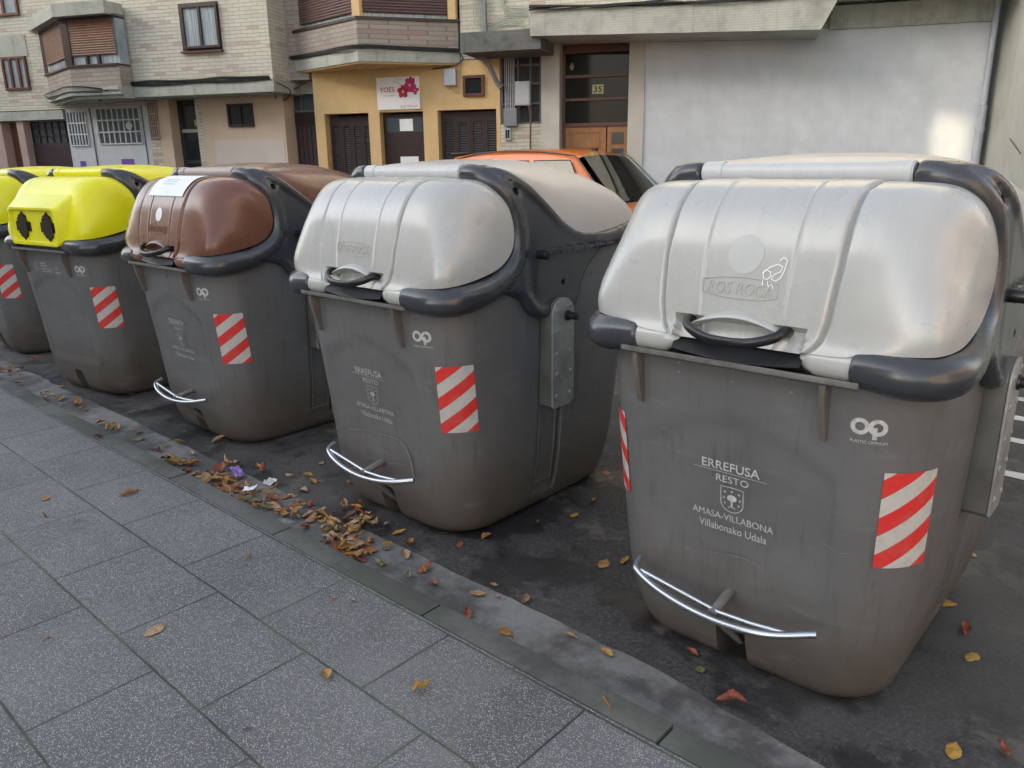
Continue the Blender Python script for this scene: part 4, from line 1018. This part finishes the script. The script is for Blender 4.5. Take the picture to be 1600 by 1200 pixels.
# ---- far left building
bl = bld('garage_building', 'leftmost brick building with a corner bay of brown shutters over white garage doors')
mb = MB(); B(mb, -16, -9.07, -.6, 0, 2.9, TOP); mb.build('brick_wall', BRK, bl, smooth=False)
mb = MB(); B(mb, -16, -11.1, -.5, .06, 2.70, 2.88); mb.build('ledge', CONC, bl, smooth=False)
mb = MB(); B(mb, -16, -12.85, -.5, 0, 0, 2.70); B(mb, -12.43, -12.25, -.5, 0, 0, 2.70); mb.build('pink_wall', PINK, bl, smooth=False)
mb = MB(); B(mb, -12.85, -12.43, -.3, -.22, 0, 2.68); mb.build('wooden_door', mat_simple('brown_door', (.12, .05, .03), .5), bl, smooth=False)
mb = MB(); B(mb, -12.24, -11.13, -.2, -.17, 0, 2.22)
for i in range(48): B(mb, -12.24, -11.13, -.17, -.155, .02 + i * .046, .05 + i * .046)
mb.build('garage_shutter', GATE, bl, smooth=False)
mb = MB(); B(mb, -12.24, -11.13, -.25, -.20, 2.22, 2.68); tg = mb.build('transom_glass', BLUEG, bl, smooth=False)
mb = MB()
for i in range(7): B(mb, -12.24 + i * .18, -12.22 + i * .18, -.2, -.17, 2.25, 2.68)
for z in (2.22, 2.38, 2.53, 2.66): B(mb, -12.24, -11.13, -.2, -.168, z, z + .02)
mb.build('transom_bars', DKBR, tg, smooth=False)
# white garage front
mb = MB(); B(mb, -11.12, -9.07, -.3, -.02, 0, 2.92); wg = mb.build('white_garage_front', GARW, bl, smooth=False)
def barred(s0, s1, z0, z1, nx, nz, nm='garage_window'):
    mb = MB(); B(mb, s0, s1, -.02, -.012, z0, z1); o = mb.build(nm, BLUEG, bl, smooth=False)
    mb = MB()
    for i in range(nx + 1): x = s0 + (s1 - s0) * i / nx; B(mb, x - .012, x + .012, -.012, .01, z0, z1)
    for i in range(nz + 1): z = z0 + (z1 - z0) * i / nz; B(mb, s0, s1, -.012, .012, z - .013, z + .013)
    mb.build('window_bars', GARW, o, smooth=False)
barred(-11.06, -10.60, 2.17, 2.84, 6, 3); barred(-10.32, -9.26, 2.19, 2.88, 8, 3)
mb = MB(); B(mb, -10.48, -10.465, -.02, .004, 0, 2.9); B(mb, -9.2, -9.19, -.02, .004, 0, 2.9); mb.build('door_seam', GREYF, wg, smooth=False)
mb = MB(); mb.cyl((-9.52, .0, 2.53), (-9.52, -.03, 2.53), .075, 20); mb.build('round_vent', GARW, bl)
PURP = mat_simple('purple_poster', (.16, .06, .36), .5, 0, .6, 60)
mb = MB(); B(mb, -10.92, -10.78, -.018, -.012, 1.74, 1.86); mb.build('purple_sticker', PURP, wg, smooth=False)
mb = MB(); B(mb, -9.86, -9.55, -.018, -.012, 1.74, 1.89); mb.build('purple_sticker', PURP, wg, smooth=False)
mb = MB(); mb.cyl((-10.33, .02, 2.40), (-10.33, -.03, 2.40), .035, 10); mb.build('door_lock', LGREY, wg)
window(bl, -12.50, -11.86, 3.30, 3.95, .0, REDW, 3, True, .05, .05)
window(bl, -12.6, -11.82, 4.72, 5.3, .0, REDW, 2, True, .05, .05)
mb = MB(); B(mb, -13.0, -11.8, .0, .012, 3.95, 4.35); mb.build('render_patch', CONC, bl, smooth=False)
# corner bay
bp = [(-11.48, .0), (-9.88, -1.0), (-8.74, -1.0), (-8.74, -.661), (-9.07, -.661), (-9.07, .0)]
cB = (-9.6, .4)
def offb(k): return [(cB[0] + (x - cB[0]) * k, cB[1] + (y - cB[1]) * k) if i < 2 else ((x, cB[1] + (y - cB[1]) * k) if i == 2 else (x, y)) for i, (x, y) in enumerate(bp)]
mb = MB(); mb.prism(offb(.94), 2.98, 3.04); mb.prism(offb(1.0), 3.04, 3.12); mb.prism(offb(1.03), 3.121, 3.17); mb.build('bay_slab', CONC, bl, smooth=False)
mb = MB(); mb.prism(offb(.97), 3.17, 3.545); mb.build('bay_parapet', BRK2, bl, smooth=False)
mb = MB(); mb.prism(offb(1.0), 3.545, 3.58); mb.build('bay_sill', DKBR, bl, smooth=False)
mb = MB(); mb.prism(offb(.93), 3.58, 4.40); mb.build('bay_window', CURTG, bl, smooth=False)
q = offb(.955)
mb = MB()
for i in range(0, 15):
    z = 3.74 + i * .042
    for a, b in ((q[0], q[1]), (q[1], q[2])):
        A_ = Vector((a[0] + (b[0] - a[0]) * .04, a[1] + (b[1] - a[1]) * .04, z)); C_ = Vector((a[0] + (b[0] - a[0]) * .98, a[1] + (b[1] - a[1]) * .98, z)); b_ = len(mb.v)
        mb.v += [tuple(A_), tuple(C_), tuple(C_ + Vector((0, -.010, .02))), tuple(A_ + Vector((0, -.010, .02))), tuple(C_ + Vector((0, 0, .042))), tuple(A_ + Vector((0, 0, .042)))]
        mb.f += [(b_, b_ + 1, b_ + 2, b_ + 3), (b_ + 3, b_ + 2, b_ + 4, b_ + 5)]; mb.m += [0, 0]
mb.build('roller_shutter', SHUT, bl, smooth=False)
mb = MB()
for p, w in ((q[0], .05), (q[1], .08), ((-9.45, q[1][1]), .025), ((-9.18, q[1][1]), .025)):
    zt = 4.40 if w > .03 else 3.74
    mb.box(p[0] - w, p[0] + w, p[1] - .02, p[1] + .05, 3.58, zt)
mb.prism(offb(.975), 4.36, 4.43); mb.build('bay_post', DKBR, bl, smooth=False)
mb = MB(); mb.prism(offb(1.09), 4.40, 4.62); mb.build('bay_cap', CONC, bl, smooth=False)
wire(bl, [(-11.3, .2, 3.18), (-10.6, .64, 3.19), (-9.9, 1.05, 3.20), (-9.2, 1.06, 3.15), (-8.9, .9, 3.06)], .015, 30); wire(bl, [(-11.4, .15, 3.16), (-10.9, .45, 3.05), (-9.9, 1.08, 3.10), (-9.1, 1.08, 3.08)], .013, 30)
# ---- wall closing the right side
mb = MB(); mb.box(5.96, 6.3, -9, .6, 0, 9); o = mb.build('boundary_wall', mat_stained('greenish_render', (.36, .37, .33), (.22, .23, .20), .9, .5, .7, 0, .2, .4), None, smooth=False)
o.location = (-8.23, 11.33, 0); o.rotation_euler = (0, 0, FA); tag(o, 'tall greenish grey rendered wall at the right edge beside the drainpipe', 'wall')
wire(b35, [(6.0 - .06, 1.2, 1.95), (5.95 - .05, 1.9, 1.75)], .006, 4)

# ------------------------------------------------------------------ parked car
CARP = new_mat('orange_paint'); m, t, b = CARP; b.inputs['Base Color'].default_value = (.62, .15, .045, 1); setin(b, Roughness=.30); b.inputs['Coat Weight'].default_value = .6; b.inputs['Coat Roughness'].default_value = .08; CARP = m
_g = N(t, 'ShaderNodeNewGeometry'); t.links.new(mix(t, _g.outputs['Backfacing'], (.66, .165, .030), (.05, .05, .052)), b.inputs['Base Color'])   # grey lining inside
CGL = mat_glass('car_glass', (.035, .05, .045), .03); CLEARG, _t, _b = new_mat('clear_car_glass'); _tr = N(_t, 'ShaderNodeBsdfTransparent'); _tr.inputs[0].default_value = (.72, .82, .76, 1); _gl = N(_t, 'ShaderNodeBsdfGlossy'); _gl.inputs['Roughness'].default_value = .02; _mx = N(_t, 'ShaderNodeMixShader'); _mx.inputs[0].default_value = .28
_t.links.new(_tr.outputs[0], _mx.inputs[1]); _t.links.new(_gl.outputs[0], _mx.inputs[2]); _t.links.new(_mx.outputs[0], _t.nodes['Material Output'].inputs[0])
TYRE = mat_simple('tyre_rubber', (.02, .02, .02), .8)
car = empty('parked_car', (-7.05, 9.25, 0), R(0), 'orange boxy van-like car parked across the street behind the silver-lidded containers', 'car')
def car_body():
    mb = MB(); rows = []
    # stations: x, z_top, z_sill, half width at belt, half width at top
    st_ = [(-2.06, .95, .45, .70, .66), (-2.03, 1.50, .34, .80, .66), (-1.98, 1.74, .30, .84, .645), (-1.80, 1.86, .28, .86, .640), (-1.2, 1.905, .26, .865, .640), (-.5, 1.915, .26, .865, .640), (.1, 1.895, .26, .865, .635), (.38, 1.855, .26, .865, .625), (.50, 1.815, .26, .865, .62), (.80, 1.52, .26, .865, .68), (1.12, 1.20, .26, .86, .74), (1.30, 1.12, .27, .85, .72), (1.7, 1.04, .30, .82, .66), (1.95, .92, .36, .76, .60), (2.05, .72, .45, .70, .55)]
    for x, zt, zs, hb, ht in st_:
        belt = min(1.08, zt - .06); row = []
        cr = .05 if x < .6 else .03
        prof = [(0, zs), (hb * .8, zs), (hb - .02, zs + .06), (hb, (zs + belt) / 2), (hb - .005, belt), (hb - .03 - (hb - .03 - ht) * .5, (belt + zt) / 2 - .01), (ht + .015, zt - cr - .04), (ht - .02, zt - cr), (ht * .7, zt - cr * .35), (ht * .35, zt - .008), (0, zt)]
        row = [(x, -y, z) for y, z in prof] + [(x, y, z) for y, z in prof[-2:0:-1]]
        rows.append(row)
    b = mb.grid(rows, True); n = len(rows[0]); mb.f.append(tuple(range(b, b + n))); mb.m.append(0); e = b + n * (len(rows) - 1); mb.f.append(tuple(range(e, e + n))); mb.m.append(0)
    V = mb.v; F = []; Mi = []
    for f, m_ in zip(mb.f, mb.m):
        c = [sum(V[i][k] for i in f) / len(f) for k in range(3)]
        if .5 < c[0] < 1.12 and c[2] > 1.25 and abs(c[1]) < .60: continue
        F.append(f); Mi.append(m_)
    mb.f = F; mb.m = Mi
    return mb
cbody = car_body().build('body', CARP, car, angle=45)
def patch(pts, name, m, parent, th=.006, k=6):
    """quad patch p00,p10,p11,p01"""
    P = [Vector(p) for p in pts]; mb = MB(); rows = []
    for i in range(k + 1):
        u = i / k; rows.append([(P[0] * (1 - v) + P[1] * v) * (1 - u) + (P[3] * (1 - v) + P[2] * v) * u for v in [j / k for j in range(k + 1)]])
    mb.grid(rows); o = mb.build(name, m, parent); return o
# windscreen bulges slightly forward
mb = MB(); rows = []
for i in range(9):
    u = i / 8; x = .535 + (1.175 - .535) * u; z = 1.800 + (1.20 - 1.800) * u; w = .575 + (.70 - .575) * u; row = []
    for j in range(13):
        v = -1 + j / 6; row.append((x + .06 * (1 - v * v) + .020, v * w, z + .030 * (1 - v * v) * (1 - u) + .022))
    rows.append(row)
mb.grid(rows); ws = mb.build('windscreen', CLEARG, car)
SEAT = mat_simple('grey_seat_fabric', (.10, .10, .11), .9, 0, .2, 30)
for y_ in (-.36, .36):
    mb = MB(); mb.box(-.20, -.05, y_ - .22, y_ + .22, .75, 1.32); mb.box(-.16, -.06, y_ - .13, y_ + .13, 1.36, 1.58); mb.box(-.1, .35, y_ - .22, y_ + .22, .62, .78); mb.build('seat', SEAT, car, bevel=.03)
mb = MB(); mb.box(.62, 1.10, -.68, .68, .8, 1.10); mb.build('dashboard', BLACK, car, bevel=.03)
mb = MB(); mb.tube([(.55 + .06 * math.sin(R(a)), .36 + .18 * math.cos(R(a)), 1.16 + .17 * math.sin(R(a))) for a in range(0, 361, 15)], .014, 8, caps=False); mb.tube([(.56, .20, 1.16), (.56, .52, 1.16)], .02, 6); mb.build('steering_wheel', BLACK, car)
mb = MB(); mb.tube([(1.20, -.45, 1.235), (1.08, -.1, 1.30), (.98, .2, 1.36)], .008, 6); mb.tube([(1.2, .1, 1.235), (1.05, .4, 1.30), (.95, .62, 1.36)], .008, 6); mb.build('wiper', BLACK, ws)
mb = MB(); mb.box(.60, .606, -.50, -.44, 1.755, 1.80); o = mb.build('permit_sticker', mat_simple('yellow_green_sticker', (.45, .50, .05), .5), ws); o.location = (.035, 0, .045)
for s in (-1, 1):
    for (x0, x1, t0, t1) in ((-1.88, -1.15, -1.80, -1.15), (-1.05, -.28, -1.05, -.28), (-.18, .85, -.18, .45)):
        y0, y1 = s * .842, s * .672
        patch([(x0, y0 + s * .010, 1.13), (x1, y0 + s * .010, 1.13), (t1, y1 + s * .014, 1.745), (t0, y1 + s * .014, 1.745)], 'side_window', CGL, car)
        mb = MB(); mb.tube([(x0, y0 + s * .012, 1.13), (x1, y0 + s * .012, 1.13), (t1, y1 + s * .016, 1.745), (t0, y1 + s * .016, 1.745), (x0, y0 + s * .012, 1.13)], .007, 6); mb.build('window_seal', BLACK, car)
    mb = MB(); mb.tube(catmull([(-1.98, s * .648, 1.735), (-1.2, s * .645, 1.862), (-.3, s * .645, 1.868), (.35, s * .635, 1.818), (.52, s * .63, 1.77), (.85, s * .70, 1.47), (1.15, s * .755, 1.20)], 30), .010, 8); mb.build('roof_seal', BLACK, car)
    for x in (-1.28, 1.32):
        mb = MB(); mb.cyl((x, s * .70, .30), (x, s * .875, .30), .30, 28); w = mb.build('wheel', TYRE, car, bevel=.03)
        mb = MB(); mb.cyl((x, s * .872, .30), (x, s * .885, .30), .19, 20); mb.build('rim', GALV, w, bevel=.01)
    mb = MB(); mb.box(.62, .80, s * .88, s * 1.05, 1.12, 1.28); mb.build('mirror', BLACK, car, bevel=.03)
    mb = MB(); mb.box(1.80, 1.99, s * .45, s * .76, .74, .92); mb.build('headlight', mat_glass('lamp_glass', (.5, .5, .5), .1), car, bevel=.03)
mb = MB(); mb.box(-1.98, -1.70, -.55, .55, 1.84, 1.875); mb.build('rear_spoiler', BLACK, car, bevel=.01)
mb = MB(); mb.tube([(.30, .12, 1.88), (.20, .12, 1.90)], [.03, .012], 10); mb.build('aerial_base', BLACK, car)
mb = MB(); mb.box(2.0, 2.10, -.72, .72, .32, .56); mb.build('bumper', BLACK, car, bevel=.03)

# ------------------------------------------------------------------ unseen blocks added for the light (sun blockers behind the camera, warm bounce at right)
def plain_block(name, label, x0, x1, y0, y1, h, mat, side, win=True):
    r = empty(name, ((x0 + x1) / 2, (y0 + y1) / 2, 0), 0, label, 'building'); X0 = x0 - (x0 + x1) / 2; Y0 = y0 - (y0 + y1) / 2
    mb = MB(); mb.box(X0, -X0, Y0, -Y0, 0, h); mb.build('wall', mat, r, smooth=False)
    return r, X0, Y0
WARMW = mat_simple('warm_render', (.66, .52, .41), .9, 0, .1, 1)
def slanted_block(name, label, xa, xb, skewa, skewb, mat, h=13.5, yf_=-14.0, dep=6.0):
    # end walls slant along the sun's azimuth so a slot of light passes
    r = empty(name, ((xa + xb) / 2, yf_, 0), 0, label, 'building'); m = (xa + xb) / 2; k = .577
    mb = MB(); mb.prism([(xa - m, 0), (xb - m, 0), (xb - m - dep * k * skewb, -dep), (xa - m - dep * k * skewa, -dep)], 0, h); mb.build('wall', mat, r, smooth=False)
    for iz in range(4):
        x = xa - m + 1.0
        while x < xb - m - 2.0:
            w = MB(); w.box(x, x + 1.2, .0, .05, 1.2 + iz * 3.2, 2.8 + iz * 3.2); w.build('window', GLASS, r, smooth=False); x += 3.4
    return r
slanted_block('sun_blocker', 'added unseen block behind the camera keeping low sun off the street', -60, -19.34, 0, 1, WARMW)  # added out of view to keep the street in shade
rb = slanted_block('sun_blocker', 'second added unseen block behind the camera, its end wall bounding the sun slot', -19.19, -2, 1, 0, BRK)  # added blocker on the other side of the sun slot
x_ = (-19.19 - 2) / 2
mb = MB()
for z0, z1 in ((0, 9.95), (11.15, 13.5)): mb.prism([(-20.3 - x_, -.2), (-18.9 - x_, -.2), (-18.9 - x_, -1.0), (-20.3 - x_, -1.0)], z0, z1)
mb.build('sun_slot_filler', WARMW, rb, smooth=False)  # added filler with a high slot, shaping the sun patch on the pale wall
r3, X3, Y3 = plain_block('warm_bounce_block', 'added unseen warm block to the right, bouncing sunlight onto the containers', 10.5, 20, -6, 20, 8, WARMW, 0)  # added out of view as a warm reflector for the right-hand sides

# ------------------------------------------------------------------ fallen leaves and litter
LM = [mat_leaf('ochre_leaf', (.36, .17, .045), (.15, .06, .02)), mat_leaf('tan_leaf', (.40, .26, .14), (.20, .11, .06)), mat_leaf('red_brown_leaf', (.30, .085, .035), (.12, .03, .02)), mat_leaf('yellow_leaf', (.42, .25, .045), (.26, .13, .03)), mat_leaf('green_leaf', (.16, .19, .07), (.10, .11, .05)), mat_leaf('dark_brown_leaf', (.10, .045, .025), (.05, .02, .012))]
LN_ = ['ochre', 'tan', 'red-brown', 'yellow', 'pale green', 'dark brown']
SH = ['flat', 'curled', 'rolled-up', 'crumpled']
def leaf_verts(L, w, shape, rnd):
    """serrated oval blade with midrib and curl; returns rows"""
    n = 12; rows = []
    cur = {0: .15, 1: 1.1, 2: 3.0, 3: 1.6}[shape]; bend = rnd.uniform(-.3, .5) if shape else .08
    for i in range(n + 1):
        u = i / n; hw = w * (math.sin(math.pi * u ** .85) ** .75) * (1 + .08 * math.sin(i * 2.9)) + .0008; row = []
        zc = .25 * L * bend * (u - .5) ** 2 * 4 + (.006 * math.sin(u * 9 + w * 900) if shape == 3 else 0)
        for j in range(-3, 4):
            v = j / 3; a = v * cur; rad = hw / max(cur, .15)
            row.append(((u - .5) * L, rad * math.sin(a), zc + rad * (1 - math.cos(a)) - .0012 * (1 if j == 0 else 0) + .0015 * math.sin(u * 12 + j)))
        rows.append(row)
    return rows
def put(rows, loc, rz, flip, tilt=0):
    c, s = math.cos(rz), math.sin(rz); zmin = 1e9; out = []
    for r_ in rows:
        o = []
        for x, y, z in r_:
            if flip: z = -z
            x, z = x * math.cos(tilt) - z * math.sin(tilt), x * math.sin(tilt) + z * math.cos(tilt)
            zmin = min(zmin, z); o.append((x * c - y * s, x * s + y * c, z))
        out.append(o)
    return [[(x + loc[0], y + loc[1], z - zmin + loc[2] + .003) for x, y, z in o] for o in out]
def px(p):   # where a ground point appears, used only to word the labels
    q = Rm.transposed() @ (Vector(p) - Vector((0, 0, 1.74))); return 800 + 1219.7 * q.x / q.z, 600 + 1219.7 * q.y / q.z
LV = [(-1.96, 1.24, .070, 3, 1), (-1.67, 1.4, .065, 3, 3), (-2.66, .98, .085, 1, 0), (-2.89, .7, .04, 0, 2), (-2.34, 1.54, .035, 3, 1), (-2.27, 1.58, .03, 1, 1), (-4.0, 1.46, .10, 0, 1), (-4.27, 1.15, .06, 0, 0), (-4.04, 1.07, .06, 5, 2), (-3.87, 1.15, .04, 1, 1), (-2.9, 1.5, .05, 1, 2), (-2.04, 2.04, .07, 1, 0), (-1.96, 1.9, .06, 2, 1), (-1.77, 1.91, .065, 0, 0), (-1.56, 2.05, .07, 1, 2), (-1.86, 2.14, .08, 1, 3), (-2.45, 2.76, .0, 0, 0), (-2.42, 2.31, .06, 2, 0), (-2.38, 2.45, .065, 0, 1), (-2.73, 2.2, .07, 3, 1), (-2.52, 1.94, .06, 1, 2), (-2.52, 2.06, .075, 1, 1), (-2.6, 2.15, .08, 0, 3), (-2.37, 1.95, .035, 4, 1), (-2.64, 2.04, .045, 4, 0), (-2.2, 2.91, .06, 3, 0), (-1.8, 2.6, .09, 0, 0), (-1.74, 2.68, .06, 3, 1), (-2.48, 3.41, .07, 2, 1), (-2.4, 3.47, .07, 2, 0), (-2.23, 3.12, .06, 2, 1), (-1.17, 2.27, .06, 2, 1), (-1.1, 2.20, .04, 4, 0), (-.93, 2.09, .105, 2, 3), (-.4, 2.9, .075, 3, 0), (-.46, 3.07, .08, 2, 3), (-.57, 3.23, .09, 3, 0), (-.7, 4.44, .07, 4, 0), (-.59, 3.75, .065, 1, 0), (-.33, 2.35, .09, 3, 0), (-.22, 2.45, .06, 2, 3), (-1.17, 1.72, .095, 0, 2), (-2.24, 1.97, .05, 2, 1), (-2.05, 2.15, .04, 1, 0), (-1.96, 2.07, .03, 1, 1), (-1.72, 1.9, .03, 1, 3), (-4.79, 2.09, .09, 1, 1), (-5.05, 1.71, .06, 2, 1), (-7.75, 2.09, .09, 3, 1), (-6.9, 2.10, .09, 1, 0), (-6.46, 1.97, .10, 1, 1), (-8.1, 2.30, .10, 2, 1), (-4.14, 2.03, .12, 2, 1), (-6.1, 1.99, .10, 1, 2), (-3.69, 2.33, .06, 3, 1), (-3.6, 2.30, .07, 0, 1), (-3.53, 2.19, .07, 1, 1), (-4.63, 2.30, .13, 1, 2), (-5.2, 2.01, .08, 1, 1), (-3.2, 2.36, .07, 0, 1), (-6.25, 2.42, .08, 1, 0), (-3.05, 2.62, .06, 2, 0), (-3.8, 2.50, .05, 1, 0), (-2.28, 2.72, .05, 5, 3), (-.9, 2.75, .05, 5, 0), (-1.4, 2.05, .06, 3, 1), (-4.05, 2.22, .06, 0, 1), (-3.42, 2.42, .055, 0, 3)]
rnd = random.Random(11); info = []
for (x, y, L, ci, sh) in LV:
    if L == 0: continue
    z = .1 if y < 1.797 else (.012 if y < 2.1 else 0)
    mb = MB(); rows = put(leaf_verts(L, L * rnd.uniform(.24, .36) * (.7 if sh == 2 else 1), sh, rnd), (0, 0, 0), rnd.uniform(0, 6.28), sh == 0 and rnd.random() < .5, rnd.uniform(0, .35) if sh else 0)
    mb.grid(rows)
    o = mb.build('fallen_leaf', LM[ci]); o.location = (x, y, z)
    surf = 'paving slabs' if y < 1.684 else 'the kerb' if y < 1.8 else 'the gutter' if y < 2.1 else 'asphalt'
    names = [(-1.0, 'the nearest container'), (-2.9, 'the second silver-lidded container'), (-4.84, 'the brown-lidded container'), (-6.7, 'the yellow-lidded container')]
    bx, nm = min(names, key=lambda q: abs(q[0] - x + (.0)))
    rel = 'before' if y < 2.35 else 'right of' if x > bx + .3 else 'left of' if x < bx - .3 else 'under'
    info.append([o, f'{LN_[ci]} {SH[sh]} leaf on {surf} {rel} {nm}', px((x, y, z))[0]])
ORD = ['first', 'second', 'third', 'fourth', 'fifth', 'sixth', 'seventh']
byl = {}
for e in info: byl.setdefault(e[1], []).append(e)
for lab, es in byl.items():
    es.sort(key=lambda e: e[2])
    for i, e in enumerate(es):
        tag(e[0], lab if len(es) == 1 else lab.replace(' leaf on', ' leaf, ' + ORD[i] + ' from left, on'), 'leaf', 'single fallen leaves')
def heap(label, spots, n, seed):
    rn = random.Random(seed); mb = MB()
    for (hx_, hy_, rx, ry, cnt) in spots:
        for k in range(int(cnt * .62)):
            a = rn.uniform(0, 6.28); d = rn.random() ** .7; x = hx_ + rx * 1.35 * d * math.cos(a); y = hy_ + ry * 1.2 * d * math.sin(a)
            if y < 1.805: y = 1.81 + rn.random() * .05
            L = rn.uniform(.03, .09); rows = put(leaf_verts(L, L * rn.uniform(.2, .35), rn.choice([1, 1, 2, 3, 0]), rn), (x, y, .010 + .022 * (1 - d) * rn.random()), rn.uniform(0, 6.28), rn.random() < .5, rn.uniform(-.5, .5))
            mb.grid(rows, mi=rn.choice([0, 0, 1, 1, 1, 3, 3, 5, 2, 0, 4]))
    o = mb.build('leaf_litter', LM); return tag(o, label, 'leaf litter', kind='stuff')
heap('heap of orange-brown leaves piled in the gutter before the second silver-lidded container', [(-2.78, 1.93, .13, .07, 60), (-2.96, 2.17, .12, .06, 45), (-3.02, 2.0, .14, .08, 50), (-3.1, 2.2, .08, .05, 14), (-2.6, 2.0, .3, .12, 18), (-3.3, 1.98, .25, .12, 46)], 0, 3)
heap('leaves strewn thickly in the gutter between the brown-lidded and second silver-lidded containers', [(-4.0, 1.92, .16, .07, 60), (-3.72, 1.95, .20, .09, 60), (-4.45, 1.92, .16, .06, 34), (-4.2, 2.13, .10, .05, 12), (-4.7, 2.0, .25, .12, 16), (-3.5, 2.1, .4, .2, 22)], 0, 4)
heap('scattered leaf litter in the gutter at the far left by the yellow-lidded container', [(-7.85, 2.0, .2, .1, 30), (-7.2, 1.95, .5, .12, 14), (-6.2, 1.98, .6, .1, 16), (-5.4, 1.93, .4, .08, 16), (-8.8, 2.05, .5, .15, 30)], 0, 5)
def scrap(loc, size, m, label, cat, seed):
    rn = random.Random(seed); mb = MB(); rows = []
    for i in range(7): rows.append([((i / 6 - .5) * size[0], (j / 5 - .5) * size[1], .012 * abs(noise.noise(Vector((i * .8, j * .9, seed)))) * 2.2 + .012 * (i / 6) ** 2) for j in range(6)])
    mb.grid(rows); o = mb.build('litter', m, angle=20); o.location = loc; o.rotation_euler = (0, 0, rn.uniform(0, 3)); tag(o, label, cat)
scrap((-3.99, 2.06, .03), (.13, .055), mat_simple('purple_foil', (.22, .14, .40), .35, 0, .4, 30), 'crumpled purple wrapper lying on the leaves in the gutter', 'wrapper', 2)
scrap((-3.72, 1.98, .03), (.07, .05), PAPER, 'crumpled white paper scrap in the gutter near the purple wrapper', 'paper scrap', 3)
scrap((-3.75, 2.12, .014), (.06, .06), mat_simple('grey_paper', (.5, .5, .5), .7), 'greyish torn paper scrap in the gutter beside the white one', 'paper scrap', 5)
